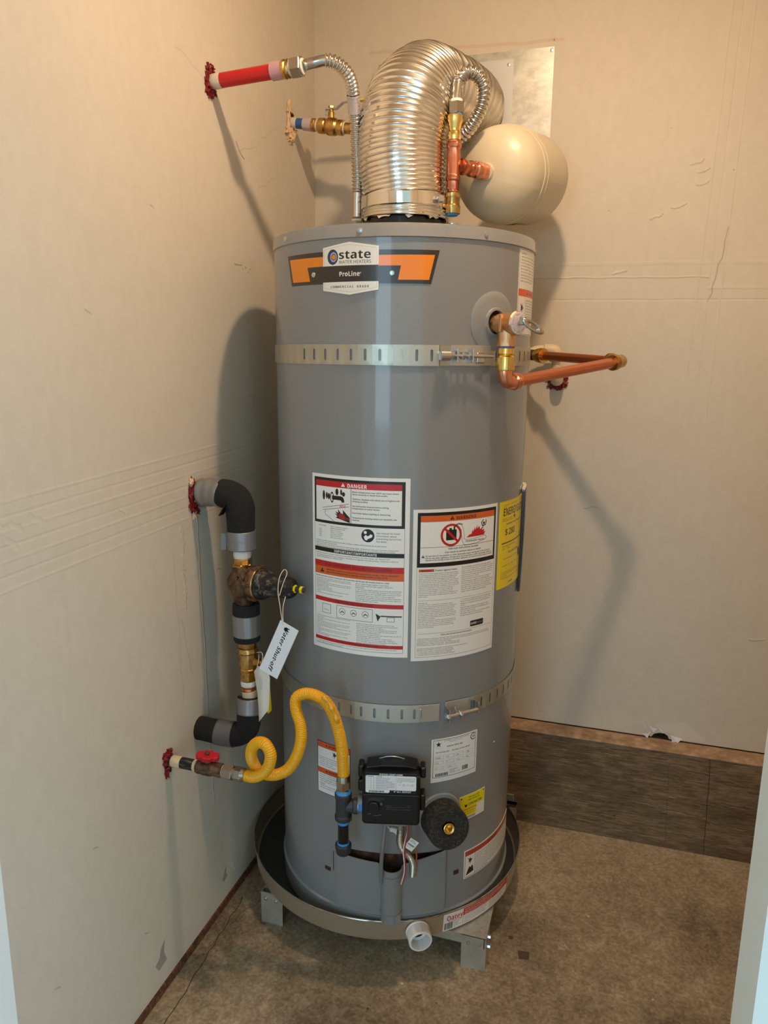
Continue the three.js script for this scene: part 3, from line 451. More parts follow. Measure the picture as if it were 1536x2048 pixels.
  x.strokeStyle = '#222'; x.lineWidth = 3; x.strokeRect(W * 0.12, f(0.735), W * 0.1, f(0.052)); x.strokeRect(W * 0.29, f(0.73), W * 0.37, f(0.072)); for (const q of [0.35, 0.47, 0.59]) { x.beginPath(); x.arc(W * q, f(0.762), 27, 0, 7); x.stroke(); x.lineWidth = 7; x.beginPath(); x.moveTo(W * q - 16, f(0.762) + 12); x.lineTo(W * q, f(0.762) - 4); x.lineTo(W * q + 18, f(0.762) + 10); x.stroke(); x.lineWidth = 3; } x.beginPath(); x.moveTo(W * 0.14, f(0.765)); x.lineTo(W * 0.2, f(0.772)); x.stroke(); x.fillStyle = '#222'; x.fillRect(W * 0.74, f(0.76), W * 0.2, 10); x.beginPath(); x.moveTo(W * 0.69, f(0.75)); x.lineTo(W * 0.74, f(0.765)); x.lineTo(W * 0.71, f(0.795)); x.fill(); x.strokeRect(W * 0.8, f(0.77), W * 0.07, f(0.024));
  words(x, '1. STOP! It is imperative that you read all safety information before lighting the pilot. | 2. Turn the gas control/temperature knob counterclockwise to the "OFF" setting. | 3. Wait ten (10) minutes to clear out any gas. If you then smell gas, STOP! Follow "B" in the safety information above on this label. If you do not smell gas, go to the next step. | 4. Turn the gas control/temperature knob clockwise to "PILOT". See Figure B. | 5. Press the gas control/temperature knob all the way in and hold it in. The knob should travel in about 1/4 inch if it is set to PILOT correctly. | 6. While holding the gas control/temperature knob in, click the igniter button continuously.', W * 0.045, f(0.805), W * 0.4, f(0.13), 14, '#252a34');
  words(x, '8. When the status light starts blinking, release the gas control/temperature knob. Set the gas control temperature knob to the desired setting. See Figure C. | If the status light does not start blinking within 90 seconds, repeat steps 3 through 8 up to THREE (3) times, waiting 10 minutes between lighting attempts. | The circuitry in this advanced gas valve requires that you wait 10 minutes between lighting attempts. | If the status light turns a solid color, release the gas control/temperature knob and repeat steps 3 through 8. | If the status light does not start blinking after three lighting attempts, call a qualified service technician.', W * 0.5, f(0.812), W * 0.44, f(0.125), 14, '#252a34');
  x.fillStyle = '#c4161c'; x.fillRect(L, f(0.932), Rr - L, f(0.02)); centre(x, 'TO TURN OFF GAS TO APPLIANCE', W * 0.5, f(0.943), 24, '#5e0d12');
  words(x, '1. Turn the gas control/temperature knob clockwise to the "OFF" setting. The status light will stop blinking and stay on for a short time after the water heater is turned off. See Figure A.', W * 0.05, f(0.955), W * 0.87, f(0.02), 13, '#252a34'); 
}, 'large white danger and lighting instruction label');
sticker('warning_label', 21.1, 61.6, 0.7455, 1.0615, 800, (x, W, Hh) => {
  x.fillStyle = '#f0eeea'; x.fillRect(0, 0, W, Hh); const f = (v) => v * Hh; const L = W * 0.045, Rr = W * 0.975;
  x.strokeStyle = '#333'; x.lineWidth = 2; x.strokeRect(L, f(0.025), Rr - L, f(0.95));
  x.fillStyle = '#0b0b0b'; x.fillRect(L, f(0.02), Rr - L, f(0.352)); x.fillStyle = '#f0eeea'; x.fillRect(W * 0.075, f(0.04), W * 0.875, f(0.305)); x.fillStyle = '#d9642a'; x.fillRect(W * 0.075, f(0.04), W * 0.875, f(0.04));
  alertSign(x, W * 0.405, f(0.06), 18, '#30100a', '#d9642a'); centre(x, 'WARNING', W * 0.57, f(0.062), 40, '#30100a');
  const cx = W * 0.4, cy = f(0.17); x.fillStyle = '#111'; x.fillRect(cx - 46, cy - 44, 92, 86); x.fillRect(cx - 20, cy - 58, 22, 16); x.fillRect(cx + 18, cy - 74, 14, 32); x.strokeStyle = '#c4161c'; x.lineWidth = 19; x.beginPath(); x.arc(cx, cy, 84, 0, 7); x.stroke(); x.beginPath(); x.moveTo(cx - 60, cy - 58); x.lineTo(cx + 60, cy + 58); x.stroke(); x.lineWidth = 13; x.strokeStyle = '#111'; x.setLineDash([8, 4]); x.beginPath(); x.moveTo(cx + 34, cy - 74); x.quadraticCurveTo(cx + 60, cy - 100, cx + 96, cy - 78); x.stroke(); x.setLineDash([]);
  x.strokeStyle = '#444'; x.lineWidth = 3; x.beginPath(); x.moveTo(cx + 92, cy - 76); x.quadraticCurveTo(cx + 118, cy - 30, cx + 120, cy + 40); x.quadraticCurveTo(cx + 140, cy + 66, cx + 330, cy + 34); x.quadraticCurveTo(cx + 370, cy + 50, cx + 330, cy + 72); x.quadraticCurveTo(cx + 230, cy + 96, cx + 120, cy + 92); x.quadraticCurveTo(cx + 92, cy + 60, cx + 88, cy - 40); x.stroke();
  x.fillStyle = '#c4161c'; x.beginPath(); for (const [a, b] of [[140, 34], [170, 10], [190, 8], [200, -30], [206, -8], [222, -48], [226, -20], [250, -64], [246, -30], [270, -50], [276, -20], [300, -36], [300, -12], [324, -20], [318, 4], [334, -2], [326, 24], [320, 30]]) x.lineTo(cx + a, cy + b); x.closePath(); x.fill();
  x.fillStyle = '#111'; x.beginPath(); x.arc(cx + 318, cy - 70, 11, 0, 7); x.fill(); x.strokeStyle = '#111'; x.lineWidth = 8; x.beginPath(); x.moveTo(cx + 312, cy - 100); x.lineTo(cx + 292, cy - 76); x.lineTo(cx + 300, cy - 50); x.lineTo(cx + 332, cy - 52); x.lineTo(cx + 342, cy - 72); x.lineTo(cx + 340, cy - 96); x.stroke(); x.beginPath(); x.moveTo(cx + 310, cy - 54); x.lineTo(cx + 304, cy - 26); x.stroke();
  centre(x, 'Flammable Vapors', cx + 230, cy + 64, 22, '#333', true);
  x.fillStyle = '#222'; x.fillRect(W * 0.075, f(0.243), W * 0.875, 3); centre(x, 'FIRE AND EXPLOSION HAZARD', W * 0.55, f(0.258), 20, '#222'); centre(x, 'Can result in serious injury or death', W * 0.55, f(0.28), 20, '#222');
  alertSign(x, W * 0.105, f(0.302), 13, '#111', '#eee'); words(x, 'Do not store or use gasoline or other flammable vapors and liquids in the vicinity of this or any other appliance. Storage of or use of gasoline or other flammable vapors or liquids in the vicinity of this or any other appliance can result in serious injury or death.', W * 0.13, f(0.293), W * 0.81, f(0.05), 19, '#1a1a1a', 'sans-serif', true);
  x.fillStyle = '#c9563a'; x.fillRect(W * 0.065, f(0.385), W * 0.16, f(0.018)); centre(x, 'WARNING', W * 0.145, f(0.395), 18, '#40100a'); words(x, 'Protect against leaks', W * 0.235, f(0.387), W * 0.3, 30, 19, '#222', 'sans-serif', true);
  words(x, LEGAL, W * 0.065, f(0.408), W * 0.44, f(0.185), 15, '#2c2824'); words(x, 'Many building or plumbing codes may require some of or all these steps. The drain pan must be at least 2 inches wider than the diameter of the water heater and piped to an adequate drain. Install the drain pan so the water level would be limited to a maximum level of 1-3/4 in. | Inspect the water heater, drain pan, piping, and connecting pipes regularly, immediately after starting up and at least once a year. If present, test the automatic leak detection and shutoff device. If the water heater or plumbing connections leak, close the water supply valve. Do not use the water heater until it is inspected and repaired.', W * 0.53, f(0.382), W * 0.44, f(0.19), 15, '#2c2824');
  x.fillStyle = '#555'; x.fillRect(W * 0.065, f(0.592), W * 0.89, 2); words(x, 'Intended use: | This water heater is suitable for combination water (potable) heating and space heating and not suitable for space heating applications only. Do not connect to any heating system or component previously used with a nonpotable water heating appliance. Toxic chemicals such as used for boiler treatment shall not be introduced into the potable water heater used for space heating. Not for installation in a Manufactured Home (Mobile Home). | Appropriate Installation: | This appliance must be installed in accordance with local codes or, in the absence of local codes, the National Fuel Gas Code. Minimum clearances from combustible or noncombustible construction, 0 inches sides, 0 inches back and 4 inches front.', W * 0.065, f(0.602), W * 0.42, f(0.2), 15, '#2c2824');
  words(x, '2-1/2 inches is required for burner compartment and at the draft hood relief valve pull space. This appliance is equipped with an over-temperature control. | High Altitude Installation: This appliance has been tested and certified for installation up to 10,100 ft. (see manual). | The water requirements: See instruction manual for gas valve clearance instructions.', W * 0.53, f(0.6), W * 0.42, f(0.17), 15, '#2c2824');
  x.fillStyle = '#141214'; x.beginPath(); x.roundRect(W * 0.66, f(0.765), W * 0.18, f(0.04), 8); x.fill(); centre(x, 'AHRI', W * 0.705, f(0.785), 26, '#e8e8e8'); centre(x, 'CERTIFIED', W * 0.785, f(0.785), 15, '#999');
  x.fillStyle = '#555'; x.fillRect(W * 0.065, f(0.815), W * 0.89, 2); centre(x, 'State and Jurisdictional Information:', W * 0.5, f(0.83), 17, '#222'); words(x, 'California Installation Instructions: The water heater must be braced, anchored or strapped to avoid falling or moving during an earthquake. See instructions for correct installation procedures. Instructions may be obtained from your local dealer, wholesaler, public utilities, or California Office of the State Architect. | WARNING: Cancer and Reproductive Harm - www.P65Warnings.ca.gov | ADVERTENCIA: Cáncer y daño reproductivo - www.P65Warnings.ca.gov | | Complies with 40 ng/J NOx requirements of Texas and some California Light Sources. | DOES NOT meet SCAQMD 10 ng/J Rule 1121 requirements. | This water heater meets or exceeds the following standards: | 1. Current Federal minimum energy efficiency standards. | 2. Complies with the current edition of the ANSI Z21 standard.', W * 0.06, f(0.845), W * 0.9, f(0.125), 14, '#2c2824');
}, 'large white flammable vapours warning label');
sticker('energy_label', 63.4, 92, 0.871, 1.061, 560, (x, W, Hh) => {
  x.fillStyle = '#f6dc12'; x.fillRect(0, 0, W, Hh); const f = (v) => v * Hh; const c = '#2a2608';
  words(x, 'U.S. Government          Federal law prohibits removal of this label before consumer purchase.', W * 0.1, f(0.035), W * 0.85, 30, 13, c); centre(x, 'ENERGYGUIDE', W * 0.52, f(0.125), 92, '#1c1806', true, W * 0.86); x.fillStyle = '#1c1806'; x.fillRect(W * 0.47, f(0.15), 8, f(0.05)); x.beginPath(); x.moveTo(W * 0.43, f(0.19)); x.lineTo(W * 0.52, f(0.19)); x.lineTo(W * 0.478, f(0.23)); x.fill();
  words(x, 'Water Heater - Natural Gas | Tank Size (Storage Capacity)', W * 0.08, f(0.19), W * 0.32, 60, 14, c); centre(x, 'Estimated Yearly Energy Cost', W * 0.5, f(0.265), 24, c, true); centre(x, '$ 280', W * 0.34, f(0.36), 78, '#1c1806'); x.fillStyle = c; x.fillRect(W * 0.08, f(0.475), W * 0.8, 9); x.beginPath(); x.moveTo(W * 0.76, f(0.44)); x.lineTo(W * 0.8, f(0.42)); x.lineTo(W * 0.8, f(0.47)); x.fill();
  words(x, 'Cost range of similar models | $275          $320', W * 0.1, f(0.5), W * 0.8, 60, 20, c); centre(x, 'First Hour Rating', W * 0.5, f(0.6), 28, c); words(x, 'How much hot water you get in the first hour of use', W * 0.15, f(0.65), W * 0.7, 40, 18, c); words(x, 'very small     low     medium     high', W * 0.12, f(0.73), W * 0.8, 40, 18, c); x.fillStyle = c; x.fillRect(W * 0.74, f(0.62), W * 0.1, f(0.09)); words(x, 'Your cost will depend on your utility rates and use. | Cost range based only on models fueled by natural gas with a high first hour rating. | Estimated yearly energy cost based on a national average cost.', W * 0.08, f(0.81), W * 0.8, 80, 16, c); x.fillRect(W * 0.34, f(0.95), W * 0.16, 7);
}, 'yellow energy cost label', { lift: 0.0012 });
sticker('upper_label', 70.2, 96, 1.40, 1.566, 520, (x, W, Hh) => {
  x.fillStyle = '#efece6'; x.fillRect(0, 0, W, Hh); const f = (v) => v * Hh; x.strokeStyle = '#222'; x.lineWidth = 4; x.strokeRect(6, 6, W - 12, Hh - 12);
  words(x, 'IMPORTANT | ' + LEGAL.slice(0, 420), W * 0.06, f(0.04), W * 0.88, f(0.4), 22, '#26221e'); x.fillStyle = '#e2561c'; x.fillRect(8, f(0.46), W - 16, f(0.085)); alertSign(x, W * 0.4, f(0.5), 16, '#3a1006', '#e2561c'); centre(x, 'WARNING', W * 0.66, f(0.505), 34, '#3a1006'); x.fillStyle = '#222'; x.fillRect(W * 0.3, f(0.545), 3, f(0.44)); blast(x, W * 0.16, f(0.68), 52); words(x, LEGAL.slice(60, 420), W * 0.33, f(0.57), W * 0.6, f(0.4), 22, '#26221e');
}, 'white notice label with an orange warning bar');
sticker('side_warning_label', -22.2, -4.8, 0.4125, 0.5355, 420, (x, W, Hh) => {
  x.fillStyle = '#f1f0ee'; x.fillRect(0, 0, W, Hh); const f = (v) => v * Hh; x.strokeStyle = '#161212'; x.lineWidth = 7; x.strokeRect(3, 3, W - 6, Hh - 6);
  for (const y of [0, 0.5]) { x.fillStyle = '#e2561c'; x.fillRect(6, f(y) + 6, W - 12, f(0.1)); x.fillStyle = '#111'; x.fillRect(6, f(y + 0.1) + 4, W - 12, 4); alertSign(x, W * 0.3, f(y + 0.055), 15, '#240a05', '#e2561c'); centre(x, 'WARNING', W * 0.58, f(y + 0.06), 38, '#240a05'); }
  blast(x, W * 0.55, f(0.19), 44); words(x, 'To reduce the risk of excessive pressures and temperatures: | - Install a new temperature and pressure relief valve. | - Install a shutoff valve.', W * 0.06, f(0.28), W * 0.88, f(0.2), 24, '#1e2430'); words(x, 'Improper installation, adjustment, service or maintenance can cause property damage or injury. | - The relief valve must not be plugged. | - Read the instruction manual. | - Do not install in a closed space.', W * 0.06, f(0.62), W * 0.88, f(0.36), 24, '#1e2430');
}, 'white label with two orange warning bars');
sticker('rating_label', 31, 54.3, 0.4655, 0.566, 620, (x, W, Hh) => {
  x.fillStyle = '#efeeec'; x.fillRect(0, 0, W, Hh); const f = (v) => v * Hh; x.strokeStyle = '#2a2a30'; x.lineWidth = 5; x.strokeRect(W * 0.04, f(0.03), W * 0.92, f(0.86));
  x.fillStyle = '#15151a'; x.beginPath(); for (let i = 0; i < 10; i++) { const a = -1.571 + i * 0.6283, r = i % 2 ? 15 : 38; x.lineTo(W * 0.14 + r * Math.cos(a), f(0.13) + r * Math.sin(a)); } x.closePath(); x.fill(); x.strokeStyle = '#999'; x.lineWidth = 2; x.beginPath(); x.arc(W * 0.14, f(0.13), 48, 0, 7); x.stroke();
  x.strokeStyle = '#15151a'; x.lineWidth = 10; x.beginPath(); x.arc(W * 0.9, f(0.12), 38, 0.8, 5.5); x.stroke(); centre(x, 'SA', W * 0.905, f(0.12), 42, '#15151a');
  centre(x, 'AUTOMATIC STORAGE WATER HEATER', W * 0.52, f(0.06), 20, '#444', false); centre(x, 'ANSI Z21.10.1  CSA 4.1', W * 0.5, f(0.1), 18, '#444', false); centre(x, 'GP6 50 YBVIS 300', W * 0.48, f(0.2), 26, '#222');
  const row = (y, list) => { for (const [a, s] of list) { x.strokeStyle = '#888'; x.lineWidth = 2; x.strokeRect(W * a, f(y), W * 0.17, f(0.07)); words(x, s, W * (a + 0.02), f(y + 0.02), W * 0.16, 40, 19, '#333', 'sans-serif', true); } };
  words(x, '100-10-FNGT-001      NATURAL 50 GAL 40,000', W * 0.08, f(0.29), W * 0.85, 30, 22, '#333', 'sans-serif', true); row(0.4, [[0.08, '60200'], [0.3, '74'], [0.5, '150'], [0.74, '300']]); row(0.52, [[0.08, '4.0'], [0.3, '7'], [0.52, '1/2'], [0.74, '60']]); row(0.64, [[0.08, '6'], [0.34, '114']]);
  bars(x, W * 0.09, f(0.8), W * 0.26, f(0.07)); bars(x, W * 0.66, f(0.74), W * 0.13, f(0.1), 22); words(x, 'STATE WATER HEATERS | ASHLAND CITY, TN', W * 0.38, f(0.74), W * 0.28, 60, 17, '#333');
}, 'white rating plate label with bar code');
sticker('contractor_label', 45.5, 61, 0.355, 0.415, 420, (x, W, Hh) => {
  x.fillStyle = '#efe21a'; x.fillRect(0, 0, W, Hh); const f = (v) => v * Hh; x.fillStyle = '#f0eee6'; x.fillRect(W * 0.66, f(0.5), W * 0.34, f(0.5)); x.fillRect(0, f(0.86), W, f(0.14));
  x.fillStyle = '#222'; for (const [a, b, s] of [[0.07, 0.1, 13], [0.94, 0.08, 12], [0.24, 0.42, 22]]) { x.beginPath(); x.moveTo(W * a - s, f(b) - s * 0.8); x.lineTo(W * a + s, f(b) - s * 0.5); x.lineTo(W * a + s * 0.8, f(b) + s * 0.7); x.lineTo(W * a - s * 0.4, f(b) + s); x.fill(); }
  centre(x, 'THIS WELL KEPT', W * 0.55, f(0.12), 24, '#4a4410'); centre(x, 'SEAL INSTALLED', W * 0.55, f(0.22), 24, '#4a4410'); centre(x, 'CONTRACTOR', W * 0.6, f(0.4), 46, '#2a2608', true, W * 0.54); x.fillStyle = '#e0701c'; x.fillRect(0, f(0.56), W * 0.66, f(0.035)); words(x, 'Register this product | for warranty service', W * 0.06, f(0.63), W * 0.58, 60, 24, '#5a5410'); x.fillStyle = '#a8a8a0'; x.fillRect(W * 0.04, f(0.88), W * 0.58, f(0.08));
}, 'yellow contractor sticker');
sticker('base_warning_label', 49.4, 92, 0.205, 0.2755, 900, (x, W, Hh) => {
  x.fillStyle = '#ece9e4'; x.fillRect(0, 0, W, Hh); const f = (v) => v * Hh; x.strokeStyle = '#333'; x.lineWidth = 4; x.strokeRect(W * 0.015, f(0.04), W * 0.97, f(0.92)); x.fillStyle = '#c1382a'; x.fillRect(W * 0.017, f(0.05), W * 0.97, f(0.16)); alertSign(x, W * 0.38, f(0.13), 14, '#30100a', '#c1382a'); centre(x, 'WARNING', W * 0.48, f(0.135), 34, '#30100a');
  x.fillStyle = '#333'; x.fillRect(W * 0.155, f(0.21), 4, f(0.74)); blast(x, W * 0.088, f(0.4), 46); x.fillStyle = '#111'; x.beginPath(); for (const [a, b] of [[0.03, 0.9], [0.06, 0.7], [0.08, 0.62], [0.1, 0.68], [0.115, 0.6], [0.13, 0.66], [0.14, 0.84], [0.1, 0.86]]) x.lineTo(W * a, f(b)); x.closePath(); x.fill();
  words(x, LEGAL, W * 0.17, f(0.25), W * 0.78, f(0.7), 21, '#2a2622');
}, 'white label with a red warning strip near the base');
add('instruction_pouch', bent(89, 106, flatTop(0.835), flatTop(1.07), R + 0.001, (y) => R + 0.006 + 0.003 * Math.sin((y - 0.835) * 9), { rows: 6 }), mat('#23242e', 0.25), heater, 'dark plastic document pouch at the edge of the jacket');
add('pouch_edge', bent(89, 104, flatTop(1.066), flatTop(1.074), R + 0.001, R + 0.008), M.white, heater);
{ const [d, y] = [67.1128, 0.513]; add('rivet', screwHead(cyl(d, y, R), [Math.sin(rad(d)), 0, Math.cos(rad(d))], 0.0022, 0.0016), M.white, heater); }
// grey patches where paint is missing and small slots beside the cover
for (const [d, y, w, h] of [[...[-16.6211, 0.2281], 0.016, 0.01], [...[45.0823, 0.2316], 0.013, 0.011]]) add('slot', bent(d - w / R * 28.6, d + w / R * 28.6, flatTop(y - h / 2), flatTop(y + h / 2), R - 0.0004, R + 0.0003), M.rust, heater, 'small brown slot in the jacket');
add('jacket_seam', bent([-13.4801, 0.2547][0] - 0.15, [-13.4801, 0.2547][0] + 0.15, flatTop([-13.5012, 0.2294][1]), flatTop([-13.4602, 0.2787][1]), R - 0.0004, R + 0.0004), M.dark, heater);

// access cover at the foot with its half-round shield
{
  const c0 = [-10.2542, 0.2863][0], c1 = [38.0689, 0.3008][0], cm = [14.4377, 0.2561][0];
  const topEdge = path([[-10.76, 0.2867], [8.8008, 0.282], [9.6763, 0.2752], [10.3435, 0.2644], [12.0825, 0.2554], [14.4439, 0.2536], [16.7853, 0.2577], [18.2523, 0.2675], [19.0692, 0.2798], [23.1164, 0.2867], [38.0613, 0.302]]);
  const cover = add('access_cover', bent(c0, c1, flatTop(0.152), topEdge, R + 0.007, R + 0.0085, { step: 0.8 }), M.jacketPlain, heater, 'grey curved access cover at the foot');
  add('cover_edge', bent(c0 - 0.6, c0, flatTop(0.17), flatTop(topEdge(c0)), R, R + 0.0085), M.jacketPlain, cover); add('cover_edge', bent(c1, c1 + 0.6, flatTop(0.165), flatTop(topEdge(c1)), R, R + 0.0085), M.jacketPlain, cover);
  const t0 = rad(cm), ctr = [HX + (R + 0.006) * Math.sin(t0), 0, HZ + (R + 0.006) * Math.cos(t0)];
  const half = (r, ya, yb) => bent(cm - 92, cm + 92, flatTop(ya), flatTop(yb), r - 0.0015, r, { cx: ctr[0], cz: ctr[2], step: 6 });
  const sh = add('shield', [half(0.0235, 0.145, 0.2755)], M.jacketPlain, cover, 'half-round vertical shield on the access cover');
  add('bead', half(0.0252, 0.258, 0.261), M.jacketPlain, sh); add('bead', half(0.0252, 0.166, 0.169), M.jacketPlain, sh);
}

// T and P opening disc
{ const P = [54.7221, 1.4209], g = lat([0, 0, 0], [0, 0, 1], [[-0.001, 0.058], [0.0012, 0.058], [0.0022, 0.0565], [0.003, 0.045], [0.0045, 0.028], [0.008, 0.0265], [0.0085, 0.024], [0.0085, 0.0225], [-0.001, 0.0225]], 64, 0.6);
  const q = g.attributes.position; for (let i = 0; i < q.count; i++) { const x = q.getX(i); q.setZ(i, q.getZ(i) - (R - Math.sqrt(R * R - x * x))); }
  g.computeVertexNormals(); add('opening_trim', toCreasedNormals(g, 0.6).applyMatrix4(frame(P[0], 0, P[1], 0)), mat('#8f9190', 0.4), heater, 'grey round trim where the relief valve enters');
  add('opening', lat([0, 0, 0], [0, 0, 1], [[0, 0], [0, 0.0225], [0.002, 0.0225], [0.002, 0]], 32).applyMatrix4(frame(P[0], 0, P[1], -0.0012)), M.dark, heater); }

// gas control
{
  const GD = 14, F = (x, y, off) => frame(GD, x, y, off), loc = (g, x, y, off) => g.applyMatrix4(F(x, y, off));
  const gc = add('gas_control', loc(rbox(0.118, 0.112, 0.05, 0.008, 4), 0.001, 0.476, 0.051), M.blackPlastic, heater, 'black gas control box with a white status label');
  const s = new THREE.Shape(); for (const [a, b] of [[-0.056, 0.52], [-0.049, 0.536], [-0.02, 0.5405], [0.03, 0.541], [0.051, 0.537], [0.058, 0.52]]) s.lineTo(a, b - 0.52);
  const sg = () => new THREE.ExtrudeGeometry(s, { depth: 0.034, bevelEnabled: true, bevelSize: 0.002, bevelThickness: 0.003, bevelSegments: 2 });
  add('hood', loc(sg(), 0, 0.518, 0.014), M.blackPlastic, gc, 'bevelled black top of the control');
  add('mount', loc(rbox(0.06, 0.06, 0.03, 0.004), 0, 0.47, 0.012), M.blackPlastic, gc);
  add('grip', loc(tube([[-0.026, 0, 0], [-0.01, 0.006, 0.002], [0.01, 0.006, 0.002], [0.03, 0, 0]], 0.0012, 24, 8), 0, 0.539, 0.022), M.zinc, gc, 'thin silver arc over the top');
  for (const [x, y, h] of [[-0.062, 0.524, 0.026], [-0.062, 0.492, 0.026], [0.065, 0.525, 0.024], [0.065, 0.457, 0.036]]) add('clip', loc(rbox(0.012, h, 0.03, 0.004), x, y, 0.035), M.blackPlastic, gc);
  add('step', loc(rbox(0.112, 0.003, 0.006, 0.0012), 0.001, 0.49, 0.0755), M.blackPlastic, gc);
  const texL = drawTex(800, 340, (x) => {
    x.fillStyle = '#0c0c0e'; x.fillRect(0, 0, 800, 340); x.fillStyle = '#f2f0f4'; x.beginPath(); x.roundRect(8, 40, 784, 246, 26); x.fill(); x.beginPath(); x.roundRect(8, 200, 372, 134, 26); x.fill();
    centre(x, 'STATUS LIGHT CODE', 400, 22, 38, '#fff'); centre(x, 'FLASHES', 84, 58, 24, '#222'); x.fillStyle = '#222'; words(x, 'STATUS', 182, 46, 200, 30, 24, '#222', 'sans-serif', true);
    x.strokeStyle = '#445'; x.lineWidth = 2; for (let i = 0; i < 8; i++) { x.beginPath(); x.moveTo(12, 74 + i * 29); x.lineTo(480, 74 + i * 29); x.stroke(); } for (const a of [92, 172, 484]) { x.beginPath(); x.moveTo(a, 44); x.lineTo(a, 280); x.stroke(); }
    ['Control Off/Pilot Out', 'Normal Operation', 'Thermopile Voltage Low', 'High Temperature Shutdown', 'Temperature Sensor Failure', 'Gas Control or Valve Failure', 'Flame Sense Error'].forEach((q, i) => { words(x, q, 180, 78 + i * 29, 320, 30, 22, '#2c2c44'); words(x, String(i), 128, 78 + i * 29, 30, 30, 22, '#333'); });
    words(x, 'See your instruction manual for status light code details or call the number on the rating label for help.', 494, 66, 290, 110, 20, '#333'); x.strokeStyle = '#555'; for (const a of [600, 730]) { x.beginPath(); x.arc(a, 190, 18, 0, 7); x.stroke(); x.beginPath(); x.arc(a, 190, 8, 0, 7); x.stroke(); } centre(x, 'ON', 540, 190, 18, '#444', false); centre(x, 'FLASHES', 665, 190, 16, '#444', false);
    bars(x, 60, 296, 240, 30); centre(x, '4" w.c. OUTLET', 580, 308, 38, '#fff');
  });
  add('status_label', loc(rbox(0.104, 0.0445, 0.0012, 0.0005), 0.0005, 0.5165, 0.0765), [M.blackPlastic, M.blackPlastic, M.blackPlastic, M.blackPlastic, mat('#ffffff', 0.35, 0, { map: texL }), M.blackPlastic], gc, 'white printed status light chart');
  const texP = drawTex(800, 380, (x) => { x.fillStyle = '#0b0d12'; x.fillRect(0, 0, 800, 380); const c = '#77818e'; words(x, 'TO TURN GAS ON OR OFF | SEE INSTRUCTIONS', 60, 14, 330, 60, 22, c); for (const [a, b, s] of [[100, 150, '•'], [130, 110, 'A'], [190, 96, 'B'], [56, 200, 'HOT'], [74, 290, 'LOW'], [170, 316, 'PILOT'], [232, 306, 'OFF']]) centre(x, s, a, b, 24, c); words(x, 'CAUTION: | Hotter water increases the risk of scald injury. | Test the water before bathing or shower.', 330, 130, 330, 100, 21, c); x.strokeStyle = c; x.lineWidth = 3; x.beginPath(); x.arc(672, 140, 20, 0, 7); x.stroke(); centre(x, 'STATUS', 666, 196, 20, c, false); x.fillStyle = c; x.fillRect(240, 96, 26, 36); });
  add('dial_print', loc(rbox(0.106, 0.05, 0.001, 0.0004), 0.001, 0.4595, 0.0761), [M.blackPlastic, M.blackPlastic, M.blackPlastic, M.blackPlastic, mat('#ffffff', 0.32, 0, { map: texP }), M.blackPlastic], gc, 'faint grey dial markings');
  add('knob', loc(lat([0, 0, 0], [0, 0, 1], [[0, 0], [0, 0.0125], [0.004, 0.0125], [0.006, 0.011], [0.006, 0]], 32), -0.034, 0.4625, 0.0762), M.blackPlastic, gc);
  add('bottom_lip', loc(rbox(0.1, 0.01, 0.036, 0.004), 0.002, 0.422, 0.05), M.blackPlastic, gc);
  // tubes and wires below the control
  add('inlet_boss', loc(lat([0, 0, 0], [-1, 0, 0], [[0, 0], [0, 0.016], [0.018, 0.016], [0.018, 0]], 24), -0.05, 0.452, 0.045), M.ductDull, gc);
  const W = (pts, r, n = 50, seg = 10) => loc(tube(pts, r, n, seg), 0, 0, 0);
  add('burner_tube', W([[-0.010, 0.425, 0.04], [-0.012, 0.39, 0.042], [-0.0165, 0.34, 0.04], [-0.019, 0.3, 0.032], [-0.019, 0.24, 0.018]], 0.0042), M.ductDull, gc, 'grey burner feed tube');
  add('outlet_boss', loc(rbox(0.05, 0.02, 0.024, 0.003), 0.01, 0.412, 0.04), M.ductDull, gc);
  add('flex_conduit', loc(sweep([[0.021, 0.42, 0.04], [0.021, 0.392, 0.042], [0.020, 0.36, 0.04], [0.026, 0.338, 0.036], [0.041, 0.317, 0.03], [0.048, 0.29, 0.016], [0.048, 0.25, 0]], (s) => (s < 0.028 ? 0.0075 : 0.0068 + 0.0009 * Math.cos(s / 0.0032 * 6.283)), 0.0006, 16), 0, 0, 0), M.steel, gc, 'ribbed silver conduit');
  for (const [pts, m] of [[[[0.035, 0.42, 0.045], [0.036, 0.395, 0.05], [0.028, 0.35, 0.052], [0.031, 0.3, 0.048], [0.024, 0.25, 0.03]], M.white], [[[0.037, 0.42, 0.046], [0.036, 0.39, 0.052], [0.030, 0.35, 0.053], [0.033, 0.3, 0.049], [0.027, 0.25, 0.03]], M.wireRed], [[[-0.03, 0.425, 0.03], [-0.02, 0.40, 0.028], [-0.002, 0.375, 0.02], [0.012, 0.36, 0.016]], M.white], [[[-0.034, 0.425, 0.03], [-0.026, 0.402, 0.028], [-0.012, 0.384, 0.02]], M.blackPlastic], [[[0.05, 0.345, 0.03], [0.055, 0.32, 0.024], [0.054, 0.28, 0.008]], mat('#c86a28', 0.45)]]) add('wire', W(pts, 0.0016, 40, 8), m, gc);
  add('plug', loc(rbox(0.018, 0.01, 0.008, 0.002).rotateZ(-0.25), 0.006, 0.37, 0.016), M.white, gc);
  const tg = drawTex(200, 260, (x) => { x.fillStyle = '#eeedea'; x.fillRect(0, 0, 200, 260); words(x, 'FLAMMABLE VAPOR SENSOR DO NOT REMOVE', 16, 16, 168, 80, 20, '#222', 'sans-serif', true); bars(x, 20, 120, 160, 40); words(x, 'REV C 8100', 20, 180, 160, 60, 22, '#444'); });
